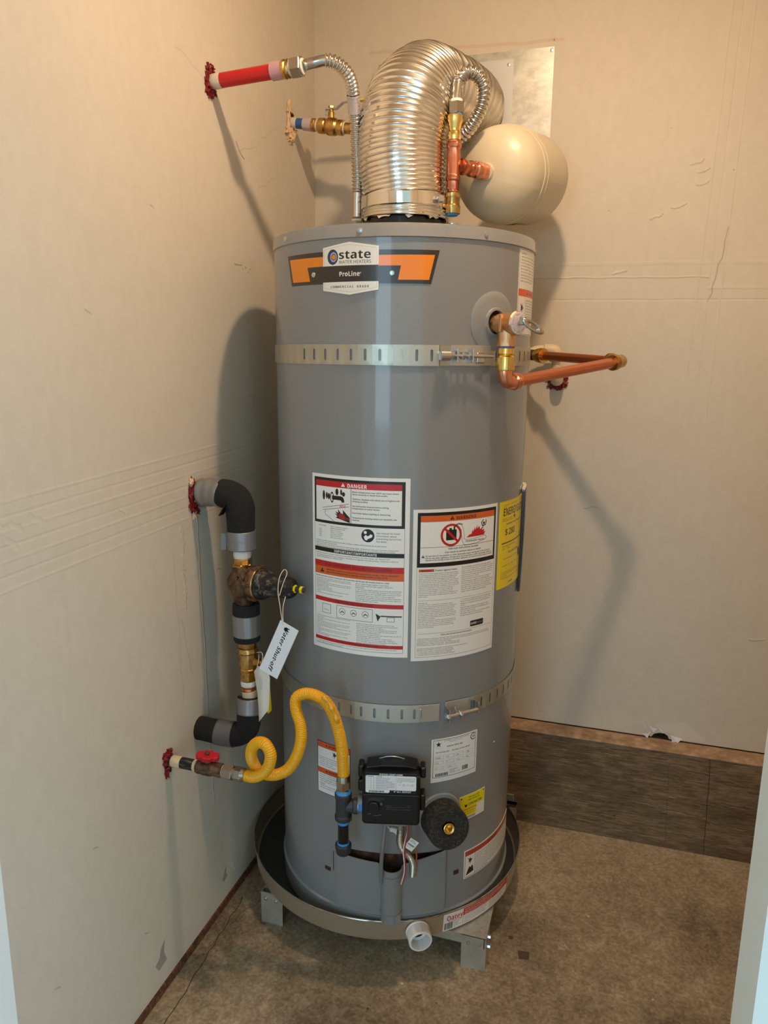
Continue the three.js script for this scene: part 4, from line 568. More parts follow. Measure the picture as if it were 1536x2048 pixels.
  add('wire_tag', loc(rbox(0.02, 0.026, 0.0008, 0.0003).rotateZ(-0.6), 0.044, 0.362, 0.052), [M.white, M.white, M.white, M.white, mat('#ffffff', 0.6, 0, { map: tg }), M.white], gc, 'small white printed tag on the wires');
}

// drain valve in a foam sleeve
{
  const A = [0.5491, 0.3804, 0.669], B = [0.5818, 0.3952, 0.7262], d = dirOf(A, B), L = V(A).distanceTo(V(B));
  add('drain_escutcheon', lat([0, 0, 0], [0, 0, 1], [[-0.002, 0.05], [0.001, 0.05], [0.0022, 0.048], [0.003, 0]], 48).applyMatrix4(frame([35.6488, 0.3879][0], 0, [35.6488, 0.3879][1], 0.0005)), mat('#9b9da0', 0.4), heater, 'light grey disc behind the drain valve');
  const dv = add('drain_valve', lat(plus(A, d, -0.004), d, [[0, 0.013], [0, 0.044], [0.004, 0.0455], [L - 0.004, 0.0455], [L, 0.043], [L + 0.0005, 0.03], [L - 0.001, 0.02], [L - 0.004, 0.0135], [L - 0.02, 0.013]], 48, 0.6), M.foamGrey, heater, 'dark grey foam sleeve round the brass drain outlet');
  add('outlet', lat(plus(A, d, L - 0.03), d, [[0, 0], [0, 0.0115], [0.028, 0.0115], [0.0285, 0.0105], [0.027, 0.0072], [0.01, 0.006], [0.01, 0]], 32), M.brassBright, dv, 'brass drain outlet');
}

// ---------- stand and pan ----------
{
  const t = thing('heater_stand', 'galvanized sheet metal stand with short square legs under the pan', 'stand', [HX, 0, 0.375]);
  const x0 = 0.112, x1 = 0.658, z0 = 0.10, z1 = 0.648, H0 = 0.0835, w = 0.056;
  for (const [a, b, c, d] of [[x0, x1, z1 - 0.03, z1], [x0, x1, z0, z0 + 0.03], [x0, x0 + 0.03, z0, z1], [x1 - 0.03, x1, z0, z1]]) {
    add('rail', [box(a, b, H0 - 0.0018, H0, c, d), ...(b - a > 0.1 ? [box(a, b, H0 - 0.026, H0 - 0.0018, c > 0.4 ? d - 0.0055 : c + 0.0037, c > 0.4 ? d - 0.0037 : c + 0.0055)] : [box(a > 0.3 ? b - 0.0055 : a + 0.0037, a > 0.3 ? b - 0.0037 : a + 0.0055, H0 - 0.026, H0 - 0.0018, c, d)])], M.galv, t);
  }
  for (const [a, b, sx, sz] of [[x1, z1, -1, -1], [x0, z1 + 0.014, 1, -1], [x1, z0, -1, 1], [x0, z0, 1, 1]]) {
    const s = new THREE.Shape(); const q = 0.002; // L-shaped folded leg
    for (const [u, v] of [[0, 0], [sx * w, 0], [sx * w, sz * q], [sx * q, sz * q], [sx * q, sz * w], [0, sz * w]]) s.lineTo(u, -v);
    const leg = add('leg', new THREE.ExtrudeGeometry(s, { depth: H0, bevelEnabled: false }).rotateX(-Math.PI / 2).translate(a, 0, b), M.galv, t);
    if (sz < 0) for (const [u, h] of [[0.014, 0.068], [0.04, 0.066]]) add('bolt', lat([a + sx * u, h, b], [0, 0, 1], [[0, 0], [0, 0.0042], [0.004, 0.0042], [0.005, 0.003], [0.005, 0]], 6, 0.3), M.zinc, leg);
    if (sx < 0 && sz < 0) for (const [u, h] of [[0.02, 0.075], [0.02, 0.05]]) add('bolt', lat([a, h, b - u], [1, 0, 0], [[0, 0], [0, 0.0048], [0.007, 0.0048], [0.008, 0.003], [0.008, 0]], 6, 0.3), M.zinc, leg);
  }
  add('corner_plate', box(x1 - 0.1, x1, H0, H0 + 0.0012, z1 - 0.1, z1), M.galv, t);
}
{
  const t = thing('drain_pan', 'round shallow metal drain pan under the grey water heater', 'drain pan', [PX, 0.086, PZ]);
  const r0 = 0.3405, r1 = 0.3455, y0 = 0.086, y1 = 0.1416;
  add('pan_body', lat([PX, y0, PZ], [0, 1, 0], [[0, 0], [0, r0 - 0.003], [0.003, r0], [y1 - y0 - 0.001, r1], [y1 - y0 - 0.001, r1 - 0.0012], [0.0035, r0 - 0.0014], [0.0014, r0 - 0.005], [0.0014, 0]], 160, 0.4), M.pan, t);
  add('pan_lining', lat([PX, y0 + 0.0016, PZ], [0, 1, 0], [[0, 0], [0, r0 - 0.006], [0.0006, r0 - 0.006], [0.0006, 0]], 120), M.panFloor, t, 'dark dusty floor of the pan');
  add('rim', lat([PX, y1 - 0.002, PZ], [0, 1, 0], [[-0.0022, r1], [-0.0016, r1 + 0.0016], [0, r1 + 0.0024], [0.0016, r1 + 0.0016], [0.0022, r1], [0.0016, r1 - 0.0016], [0, r1 - 0.002], [-0.0016, r1 - 0.0016], [-0.0022, r1]], 160, 1.3), M.steel, t, 'rolled bright rim of the pan');
  const a0 = 38.5, a1 = 74, tex = drawTex(1200, 220, (x) => {
    x.fillStyle = '#eeeae2'; x.fillRect(0, 0, 1200, 220); x.fillStyle = '#c92a22'; x.fillRect(296, 6, 904, 92); x.fillRect(290, 6, 6, 200); centre(x, 'Oatey', 165, 66, 86, '#c4161c', true); x.fillStyle = '#c4161c'; x.fillRect(70, 108, 185, 6); bars(x, 18, 120, 120, 84, 22); words(x, '28 in. I.D. WATER HEATER PAN | ALUMINUM | FOR ELECTRIC AND GAS', 150, 122, 130, 90, 14, '#555');
    words(x, 'DO NOT PLACE WATER HEATER IN PAN WITHOUT SUPPORT. DRAIN PAN MUST BE INSTALLED ON A SOLID LEVEL SURFACE. NO COLOQUE EL CALENTADOR EN LA BANDEJA SIN SOPORTE.', 312, 16, 860, 84, 24, '#f6d8d2', 'sans-serif', true); words(x, LEGAL.slice(0, 330), 312, 110, 400, 100, 14, '#666'); words(x, LEGAL.slice(200, 560), 760, 110, 420, 100, 14, '#666');
  });
  add('pan_label', bent(a0, a1, flatTop(y0 + 0.004), flatTop(y1 - 0.005), (y) => r0 - 0.0005 + (r1 - r0) * (y - y0) / (y1 - y0), (y) => r0 + 0.0006 + (r1 - r0) * (y - y0) / (y1 - y0), { cx: PX, cz: PZ }), mat('#ffffff', 0.4, 0, { map: tex }), t, 'white and red printed label on the pan rim');
  const a = rad(28.2), d = [Math.sin(a), -0.08, Math.cos(a)], P = [PX + 0.342 * Math.sin(a), 0.111, PZ + 0.342 * Math.cos(a)];
  const f = add('drain_fitting', lat(plus(P, d, -0.012), d, [[0, 0.016], [0, 0.024], [0.013, 0.024], [0.013, 0.027], [0.017, 0.027], [0.018, 0.0255], [0.044, 0.0262], [0.046, 0.0248], [0.046, 0.0215], [0.02, 0.02], [0.018, 0.0155], [0, 0.0155]], 56, 0.45), M.whitePlastic, t, 'white plastic drain fitting through the pan wall');
  add('gasket', lat(plus(P, d, -0.001), d, [[0, 0.02], [0, 0.0272], [0.003, 0.0272], [0.003, 0.02]], 48), M.blackRim, f);
  add('bore', lat(plus(P, d, 0.004), d, [[0, 0], [0, 0.0155], [0.001, 0.0155], [0.001, 0]], 32), M.dark, f);
}

// ---------- seismic straps ----------
function strapCells(d0, d1, y0, y1, r, pitch, slotH, slotW, from = d0) { // perforated band, one cell per slot, bent round the heater
  const list = [], h = y1 - y0;
  const cell = (a, b, slot) => {
    const w = rad(b - a) * r, s = new THREE.Shape([[0, 0], [w, 0], [w, h], [0, h]].map(([p, q]) => new THREE.Vector2(p, q)));
    if (slot) { const k = new THREE.Path(), cx = w / 2, cy = h / 2, e = slotH / 2 - slotW / 2; k.absarc(cx, cy + e, slotW / 2, 0, Math.PI, false); k.absarc(cx, cy - e, slotW / 2, Math.PI, Math.PI * 2, false); k.closePath(); s.holes.push(k); }
    const g = new THREE.ExtrudeGeometry(s, { depth: 0.0012, bevelEnabled: false, curveSegments: 5 }), p = g.attributes.position;
    for (let i = 0; i < p.count; i++) { const t = rad(a) + p.getX(i) / r, q = r + p.getZ(i); p.setXYZ(i, HX + q * Math.sin(t), y0 + p.getY(i), HZ + q * Math.cos(t)); }
    g.computeVertexNormals(); list.push(g);
  };
  for (let a = d0; a < d1 - 0.01; a += pitch) cell(a, Math.min(a + pitch, d1), a >= from - 0.01);
  return list;
}
const nutOnFrame = (deg, x, y, off, len, r, m, name, parent, dir = 1) => add(name, hex([0, 0, 0], [dir, 0, 0], len, r).applyMatrix4(frame(deg, x, y, off)), m, parent);
{
  const y0 = 1.3383, y1 = 1.3764, t = thing('seismic_strap', 'upper perforated metal strap around the heater just below the relief valve', 'strap', [HX, y0, HZ], 'perforated straps around the heater');
  add('band', strapCells(-111.8, 15.8, y0, y1, R + 0.0012, 5.8, 0.022, 0.0052, -31), M.strap, t);
  add('overlap_band', strapCells(12.4, 29.8, y0 - 0.0005, y1 + 0.0003, R + 0.0022, 5.8, 0.022, 0.0052), M.zincDull, t, 'doubled darker length of the strap');
  add('band', strapCells(30.2, 258, y0, y1, R + 0.0012, 5.8, 0.022, 0.0052, 52), M.strap, t);
  const b = add('buckle', bent(34.5, 53, flatTop(y0 + 0.001), flatTop(y1 + 0.001), R + 0.0026, R + 0.004), M.zincDull, t, 'bolted plates that pull the strap tight');
  const ym = (y0 + y1) / 2;
  const tab = (deg, name = 'tab') => add(name, rbox(0.0022, 0.026, 0.026, 0.001).applyMatrix4(frame(deg, 0, ym, 0.014)), M.zinc, b);
  tab(35.4); tab(41.5);
  add('bolt', rod(onFrame(39, -0.022, ym, 0.017), onFrame(39, 0.062, ym, 0.017), 0.0038, 16), M.zinc, b);
  nutOnFrame(39, -0.03, ym, 0.017, 0.007, 0.0082, M.zinc, 'nut', b); nutOnFrame(39, -0.008, ym, 0.017, 0.006, 0.0082, M.zinc, 'nut', b); nutOnFrame(39, 0.006, ym, 0.017, 0.006, 0.0082, M.zinc, 'nut', b);
  add('spacer', rod(onFrame(39, -0.05, ym, 0.014), onFrame(39, -0.03, ym, 0.016), 0.0095, 20), M.zinc, b);
  add('saddle', rbox(0.02, 0.02, 0.008, 0.003).applyMatrix4(frame(46, 0.006, ym - 0.004, 0.006)), M.zinc, b);
}
{
  const y0 = 0.6106, y1 = 0.6486, t = thing('seismic_strap', 'lower perforated metal strap around the heater just above the gas control', 'strap', [HX, y0, HZ], 'perforated straps around the heater');
  add('band', strapCells(-100, -1.4, y0, y1, R + 0.0012, 5.8, 0.022, 0.0052, -13.5), M.strap, t);
  add('overlap_band', strapCells(-2.5, 25.4, y0 - 0.0005, y1 + 0.0004, R + 0.0024, 5.8, 0.022, 0.0052), M.zincDull, t, 'doubled length of the strap');
  add('band', strapCells(47, 256, y0, y1, R + 0.0012, 5.8, 0.022, 0.0052, 47), M.strap, t);
  const ym = (y0 + y1) / 2;
  add('end_plate', rbox(0.044, 0.038, 0.0016, 0.0005).applyMatrix4(frame(29.2, 0.001, ym, 0.0035)), M.zincDull, t);
  add('loop', rbox(0.004, 0.02, 0.005, 0.0015).applyMatrix4(frame(25.6, 0, ym + 0.002, 0.005)), M.zinc, t);
  const b = add('buckle', rbox(0.056, 0.037, 0.0016, 0.0006).applyMatrix4(frame(42, 0.0, ym + 0.002, 0.0035)), M.zincDull, t, 'bolted plate that pulls the lower strap tight');
  add('tab', rbox(0.002, 0.03, 0.026, 0.001).applyMatrix4(frame(36.6, 0, ym - 0.002, 0.015)), M.zinc, b); add('tab', rbox(0.002, 0.026, 0.02, 0.001).applyMatrix4(frame(50, 0.004, ym, 0.012)), M.zinc, b);
  add('bolt', rod(onFrame(42, -0.036, ym - 0.004, 0.02), onFrame(42, 0.042, ym - 0.001, 0.02), 0.0042, 16), M.zinc, b);
  nutOnFrame(42, -0.034, ym - 0.004, 0.02, 0.007, 0.0085, M.zinc, 'nut', b); nutOnFrame(42, -0.003, ym - 0.003, 0.02, 0.006, 0.0085, M.zinc, 'nut', b);
  add('pin', rod(onFrame(42, -0.014, ym + 0.016, 0.02), onFrame(42, 0.004, ym - 0.014, 0.018), 0.0032, 12), M.zinc, b);
}

// ---------- flue duct and wall plate ----------
{
  const t = thing('metal_plate', 'galvanized sheet metal plate screwed to the back wall behind the flue duct', 'metal plate', [0.4, 1.96, 0]);
  const base = add('sheet', box(0.185, 0.643, 1.80, 2.112, 0, 0.0014), M.galv, t);
  const over = add('overlay_sheet', box(0.168, 0.543, 1.79, 2.093, 0.0014, 0.003), M.galvSmooth, t, 'smoother overlapping sheet on the left');
  for (const [a, b] of [[0.637, 2.104]]) add('screw', screwHead([a, b, 0.0014], [0, 0, 1], 0.0048, 0.003), M.zinc, base);
  for (const [a, b] of [[0.531, 2.08]]) add('screw', screwHead([a, b, 0.003], [0, 0, 1], 0.004, 0.003), M.zinc, over);
  const c = [0.437, 1.985, 0.003];
  add('collar', hollow(c, plus(c, [0, 0, 1], 0.035), 0.086, 0.083, 64), M.blackGloss, t, 'dark collar round the flue opening');
}
{
  const t = thing('flue_duct', 'wide ribbed silver flexible flue duct curving from the heater top into the wall', 'duct', [HX, TOP + 0.02, HZ]);
  const pts = [[0.386, 1.648, 0.443], [0.382, 1.71, 0.443], [0.378, 1.77, 0.443], [0.380, 1.83, 0.437], [0.388, 1.882, 0.415], [0.399, 1.918, 0.370], [0.408, 1.940, 0.308], [0.418, 1.958, 0.22], [0.427, 1.974, 0.12], [0.437, 1.983, 0.012]];
  const rad0 = (s, L) => 0.0885 + 0.0045 * Math.sin(s * 9) * Math.sin(s * 5.2);
  const g = sweep(pts, (s, v, L) => { const k = s / 0.0092 - v, w = k - Math.floor(k), rib = Math.exp(-((w - 0.5) ** 2) / 0.012), big = 0.0012 * Math.sin(s * 61 + 1) + 0.0009 * Math.sin(v * 12.566 + s * 23); return rad0(s, L) - 0.001 + 0.0034 * rib + big * 0.7; }, 0.0009, 72, false);
  add('ribbed_duct', g, M.foil, t);
  add('clamp_band', lat([0.3855, 1.661, 0.443], [0, 1, 0], [[0, 0.092], [0, 0.0932], [0.023, 0.0932], [0.023, 0.092]], 96), M.foilBand, t, 'smooth bright clamp band round the duct');
  const c = add('clamp_screw', hex([0.472, 1.672, 0.484], [0.5, 0.1, 0.85], 0.012, 0.008), M.zinc, t); add('clamp_housing', rbox(0.02, 0.012, 0.01, 0.002).translate(0.466, 1.673, 0.482), M.zinc, c);
  const skirt = sweep([[0.386, 1.638, 0.443], [0.386, 1.648, 0.443], [0.386, 1.661, 0.443]], (s, v) => 0.09 + 0.0016 * Math.sin(s * 1100 + v * 9) + 0.003 * (1 - s / 0.02), 0.0008, 72, false);
  const q = skirt.attributes.position; for (let i = 0; i < 73; i++) { const w = 0.0035 * Math.sin(i * 0.9) + 0.003 * Math.sin(i * 2.3); q.setY(i, q.getY(i) + w); }
  skirt.computeVertexNormals(); add('cut_edge', skirt, M.foil, t, 'ragged cut lower edge of the duct');
}

// ---------- hot water connection on the left ----------
const braid = (pts, r, amp, pitch, ends, step = 0.0011) => sweep(pts, (s, v, L) => (s < ends[0] || s > L - ends[1] ? r * 0.86 : r + amp * Math.cos(s / pitch * Math.PI * 2)), step, 24);
{
  const W0 = [0, 1.905, 0.574], tip = [0.1548, 1.9136, 0.574], d = dirOf(W0, tip), P = (s) => plus(W0, d, s);
  const t = thing('red_hot_water_pipe', 'short red plastic hot water pipe sticking out of the left wall', 'pipe', W0);
  const L = V(W0).distanceTo(V(tip));
  add('pipe', rod(plus(W0, d, -0.03), P(L - 0.012), 0.0142, 32), M.redPex, t);
  add('paint_band', lat(W0, d, [[0.004, 0.0143], [0.006, 0.0148], [0.024, 0.0147], [0.027, 0.0143]], 32), M.paintSplash, t, 'wall paint splashed on the pipe end');
  add('sealant', lumps(plus(W0, [0.002, 0, 0]), 'x', [[0.006, 0.02, 0.006, 0.010, 0.012], [-0.004, 0.026, 0.006, 0.009, 0.008], [0.014, 0.004, 0.006, 0.007, 0.014], [0.012, -0.014, 0.007, 0.009, 0.011], [0.002, -0.022, 0.007, 0.012, 0.009], [-0.010, -0.012, 0.006, 0.008, 0.012], [-0.013, 0.012, 0.006, 0.006, 0.012]]), M.sealant, t, 'rough dark red sealant round the hole');
  add('crimp_ring', lat(P(L - 0.016), d, [[0, 0.0142], [0.002, 0.0172], [0.026, 0.0168], [0.027, 0.014]], 32), M.pexRingPink, t, 'pale pink expansion ring');
  const c = thing('flexible_water_connector', 'corrugated steel water connector arching from the red pipe to the heater top', 'water connector', P(L + 0.012));
  add('brass_fitting', lat(P(L + 0.010), d, [[0, 0], [0, 0.0175], [0.006, 0.0182], [0.009, 0.016], [0.012, 0.0178], [0.016, 0.0165], [0.016, 0]], 32), M.brass, c);
  add('tape_wrap', rod(P(L + 0.025), P(L + 0.031), 0.0155), M.tape, c); const nut = add('nut', hex(P(L + 0.030), d, 0.021, 0.0205, 0.4), M.nickel, c); add('tape_wrap', rod(P(L + 0.051), P(L + 0.0545), 0.0148), M.tape, nut);
  const A = P(L + 0.054), pts = [A, [0.2132, 1.9198, 0.571], [0.2338, 1.9231, 0.569], [0.2492, 1.9262, 0.565], [0.2669, 1.9249, 0.556], [0.2846, 1.913, 0.535], [0.2879, 1.8946, 0.508], [0.285, 1.8701, 0.487], [0.2807, 1.8332, 0.465], [0.2784, 1.7783, 0.448], [0.2785, 1.7243, 0.441], [0.277, 1.694, 0.44], [0.2765, 1.652, 0.44]];
  add('corrugated_tube', braid(pts, 0.0118, 0.0018, 0.0078, [0.047, 0.052]), M.flex, c);
  const lt = drawTex(256, 128, (x) => { x.fillStyle = '#cfc8c4'; x.fillRect(0, 0, 256, 128); words(x, '3/4 FIP x 3/4 FIP 18" SS WATER HEATER CONNECTOR LEAD FREE', 8, 8, 240, 110, 22, '#6b5a6a'); });
  add('sleeve_label', sweep([[0.2863, 1.8817, 0.4955], [0.2846, 1.8685, 0.486], [0.2828, 1.8531, 0.4765]], () => 0.0136, 0.002, 24, false), mat('#ffffff', 0.35, 0.3, { map: lt }), c, 'printed clear wrap round the connector');
  add('tape_wrap', rod([0.2765, 1.640, 0.44], [0.2765, 1.648, 0.44], 0.0125), M.tape, c); add('lower_nut', hex([0.276, 1.624, 0.44], [0, 1, 0], 0.02, 0.0172, 0.2), M.nickel, c); add('union', lat([0.276, 1.608, 0.44], [0, 1, 0], [[0, 0], [0, 0.0148], [0.002, 0.0158], [0.014, 0.0158], [0.017, 0.0145], [0.017, 0]], 32), M.zinc, c);
}
// ---------- cold water valve and connector ----------
{
  const W0 = [0, 1.938, 0.169], e = [0.155, 1.9135, 0.170], d = dirOf(W0, e), P = (s) => plus(W0, d, s);
  const t = thing('blue_cold_water_pipe', 'short blue plastic cold water pipe coming out of the left wall', 'pipe', W0);
  add('pipe', rod(plus(W0, d, -0.03), P(0.05), 0.0125, 32), M.bluePex, t); add('crimp_ring', lat(P(0.038), d, [[0, 0.0125], [0.001, 0.0152], [0.025, 0.0155], [0.026, 0.0125]], 32), M.pexRing, t, 'clear expansion ring');
  add('paint_band', lat(W0, d, [[0, 0.0126], [0.004, 0.0135], [0.016, 0.013], [0.02, 0.0126]], 24), M.paintSplash, t);
  add('sealant', lumps(plus(W0, [0.002, 0, 0]), 'x', [[0.002, 0.014, 0.008, 0.01, 0.011], [-0.008, 0.004, 0.008, 0.008, 0.010]]), mat('#5a1830', 0.42), t, 'dark red sealant at the wall'); add('putty', lumps(plus(W0, [0.003, 0, 0]), 'x', [[0.012, 0.030, 0.005, 0.009, 0.018], [0.016, 0.004, 0.005, 0.006, 0.022], [0.012, -0.026, 0.010, 0.016, 0.012], [0.003, -0.034, 0.012, 0.012, 0.014], [-0.006, -0.022, 0.01, 0.010, 0.009]]), M.putty, t, 'torn cream drywall putty round the hole');
  const v = thing('ball_valve', 'brass ball valve with a steel lever on the cold water pipe', 'valve', P(0.09));
  add('end_fitting', lat(P(0.062), d, [[0, 0], [0, 0.0158], [0.008, 0.0162], [0.010, 0.0145], [0.014, 0.0145], [0.014, 0]], 32), M.brass, v); add('tape_wrap', rod(P(0.075), P(0.081), 0.0148), M.tape, v);
  add('body', lat(P(0.081), d, [[0, 0], [0, 0.0175], [0.002, 0.0185], [0.016, 0.0185], [0.019, 0.0165], [0.026, 0.0205], [0.034, 0.0215], [0.046, 0.0205], [0.052, 0.0175], [0.055, 0.0185], [0.066, 0.0185], [0.068, 0.0175], [0.068, 0]], 32, 0.35), M.brass, v);
  add('tape_wrap', rod(P(0.149), P(0.153), 0.0145), M.tape, v); add('tail', rod(P(0.152), P(0.17), 0.0135), M.brass, v);
  const S = plus(P(0.115), [0, 1, 0], 0.018); add('stem', [lat(S, [0, 1, 0], [[0, 0], [0, 0.009], [0.016, 0.008], [0.018, 0.0055], [0.03, 0.0055], [0.03, 0]], 24), hex(plus(S, [0, 1, 0], 0.024), [0, 1, 0], 0.006, 0.008)], M.brass, v);
  const lev = add('lever', sweepFlat([plus(S, [-0.014, 0.010, 0]), plus(S, [-0.014, 0.023, 0]), plus(S, [0.014, 0.023, 0]), plus(S, [0.032, 0.036, 0]), plus(S, [0.06, 0.037, 0])], 0.014, 0.002), M.zinc, v, 'bent steel lever');
  add('grip', rbox(0.062, 0.005, 0.017, 0.0022).translate(S[0] + 0.09, S[1] + 0.037, S[2]), M.yellow, lev, 'yellow grip on the lever');
}
function sweepFlat(pts, w, h) { // flat bar with sharp bends in the xy plane
  const s = new THREE.Shape(), up = [], dn = [];
  pts.forEach((p, i) => { const a = pts[Math.max(0, i - 1)], b = pts[Math.min(pts.length - 1, i + 1)], dx = b[0] - a[0], dy = b[1] - a[1], l = Math.hypot(dx, dy); up.push([p[0] - dy / l * h / 2, p[1] + dx / l * h / 2]); dn.push([p[0] + dy / l * h / 2, p[1] - dx / l * h / 2]); });
  [...up, ...dn.reverse()].forEach(([x, y], i) => (i ? s.lineTo(x, y) : s.moveTo(x, y))); s.closePath();
  return new THREE.ExtrudeGeometry(s, { depth: w, bevelEnabled: true, bevelSize: 0.0003, bevelThickness: 0.0003, bevelSegments: 1 }).translate(0, 0, pts[0][2] - w / 2);
}
{
  const c = thing('flexible_water_connector', 'corrugated steel water connector looping over from behind the flue to the copper riser', 'water connector', [0.49, 1.82, 0.44]);
  const pts = [[0.166, 1.912, 0.170], [0.205, 1.905, 0.171], [0.27, 1.878, 0.20], [0.34, 1.862, 0.26], [0.40, 1.856, 0.305], [0.4562, 1.8252, 0.33], [0.4925, 1.8276, 0.355], [0.5195, 1.8502, 0.375], [0.5371, 1.8787, 0.39], [0.5407, 1.9054, 0.405], [0.527, 1.9244, 0.42], [0.5084, 1.9249, 0.432], [0.4956, 1.9073, 0.438], [0.4936, 1.8863, 0.44], [0.4925, 1.8695, 0.44]];
  add('corrugated_tube', braid(pts, 0.0128, 0.0022, 0.0085, [0.03, 0.036]), M.flex, c);
  const top = [0.492, 1.8695, 0.44], x = top[0], y = top[1];
  add('tape_wrap', rod([x, y - 0.002, 0.44], [x, y + 0.004, 0.44], 0.0125), M.tape, c); add('nut', hex([x, y - 0.024, 0.44], [0, 1, 0], 0.022, 0.0172, 0.3), M.nickel, c); add('paste_ring', rod([x, y - 0.0285, 0.44], [x, y - 0.0235, 0.44], 0.0142), M.bluePaste, c, 'ring of blue thread sealant');
}
// ---------- copper riser, tee and expansion tank ----------
const RX = 0.4895, RZ = 0.44;
{
  const y0 = TOP + 0.026, t = thing('copper_riser', 'vertical copper pipe with brass couplings rising from the heater top', 'pipe', [RX, y0, RZ]);
  const yA = [0.4912, 1.6889, 0.44][1], yB = [0.4891, 1.7935, 0.44][1], yC = [0.4918, 1.8077, 0.44][1], yD = [0.4919, 1.8402, 0.44][1], yT = [0.4894, 1.7479, 0.44][1], yE = [0.4891, 1.6512, 0.44][1];
  const up = (a, b, r, m, n, o) => add(n, rod([RX, a, RZ], [RX, b, RZ], r, 32), m, t, o);
  up(yE - 0.004, yE + 0.002, 0.0125, M.bluePaste, 'paste_ring', 'ring of blue thread sealant');
  add('brass_coupling', lat([RX, yE, RZ], [0, 1, 0], [[0, 0], [0, 0.0165], [0.016, 0.0165], [0.018, 0.0148], [0.03, 0.0148], [0.034, 0.0168], [0.040, 0.0168], [0.043, 0.0135], [yA - yE + 0.004, 0.0132], [yA - yE + 0.004, 0]], 32), M.brass, t);
  up(yA - 0.004, yC + 0.01, 0.0112, M.copper, 'tube');
  const cup = (y) => [[y - 0.002, 0.0128], [y, 0.0152], [y + 0.004, 0.0158], [y + 0.008, 0.0152], [y + 0.010, 0.0132]];
  const o = yA + 0.010, f = (y) => y - o;
  const tee = add('tee', [lat([RX, o, RZ], [0, 1, 0], [[0, 0], [0, 0.0132], [0.008, 0.0138], ...cup(0.018), [0.03, 0.0142], [f(yT) + 0.014, 0.0146], ...cup(f(yB) - 0.012), [f(yB), 0.0138], [f(yB), 0]], 40, 1.0)], M.copper, t, 'press-fit copper tee');
  add('brass_union', lat([RX, yC - 0.012, RZ], [0, 1, 0], [[0, 0], [0, 0.0132], [0.006, 0.0146], [0.014, 0.0138], [0.017, 0.0118], [0.022, 0.013], [0.03, 0.0145], [0.036, 0.0168], [yD - yC + 0.014, 0.0168], [yD - yC + 0.016, 0.015], [yD - yC + 0.016, 0]], 32, 0.7), M.brassBright, t, 'shiny brass coupling');
  const a = rad(54), d = [Math.cos(a), 0, -Math.sin(a)], B = [RX, yT, RZ];
  const br = add('branch', lat(B, d, [[0.006, 0.012], [0.018, 0.0122], [0.02, 0.0158], [0.025, 0.0168], [0.03, 0.0156], [0.036, 0.0136], [0.043, 0.0136], [0.045, 0.0158], [0.05, 0.0168], [0.055, 0.0156], [0.059, 0.0142], [0.06, 0]], 32, 0.9), M.copper, t, 'copper side branch to the tank');
  const ad = add('adapter', lat(B, d, [[0.058, 0], [0.058, 0.0138], [0.062, 0.0172], [0.074, 0.0178], [0.08, 0.0158], [0.086, 0.0165], [0.092, 0.0158], [0.092, 0]], 32, 0.5), M.copperBright, br); add('tape_wrap', rod(plus(B, d, 0.09), plus(B, d, 0.098), 0.0145), M.tape, ad);
  const C = plus(B, d, 0.096), ax = rad(72), e = [Math.cos(ax) * 0.993, 0.10, -Math.sin(ax) * 0.993], r = 0.102;
  const k = thing('expansion_tank', 'cream coloured rounded expansion tank beside the copper riser', 'tank', C);
  add('shell', lat(C, e, [[0.0, 0], [0.0, 0.03], [0.004, 0.048], [0.012, 0.066], [0.022, 0.081], [0.035, 0.093], [0.05, 0.099], [0.064, r], [0.0785, r], [0.079, r + 0.0012], [0.095, r + 0.0012], [0.0955, r], [0.2, r], [0.218, r * 0.97], [0.235, r * 0.86], [0.246, r * 0.66], [0.252, r * 0.4], [0.254, 0]], 96, 0.6), M.tank, k);
  add('connection', lat(C, e, [[-0.006, 0], [-0.006, 0.017], [0.002, 0.019], [0.003, 0]], 32), M.tank, k);
  add('ring_seam', lat(plus(C, e, 0.0775), e, [[0, r], [0.0004, r + 0.0022], [0.002, r + 0.0022], [0.0024, r]], 96), M.tank, k); add('ring_seam', lat(plus(C, e, 0.0945), e, [[0, r], [0.0004, r + 0.0022], [0.002, r + 0.0022], [0.0024, r]], 96), M.tank, k);
  add('tank_label', sweepLabel(C, e, r + 0.0016, 0.12, 0.175), M.yellow, k, 'edge of a yellow label on the tank top');
}
function sweepLabel(C, e, r, s0, s1) { // patch on the top of the tank
  const g = new THREE.CylinderGeometry(r, r, s1 - s0, 12, 1, true, -0.45, 0.9); g.rotateY(Math.PI); g.translate(0, (s0 + s1) / 2, 0);
  return aim(g, C, e);
}
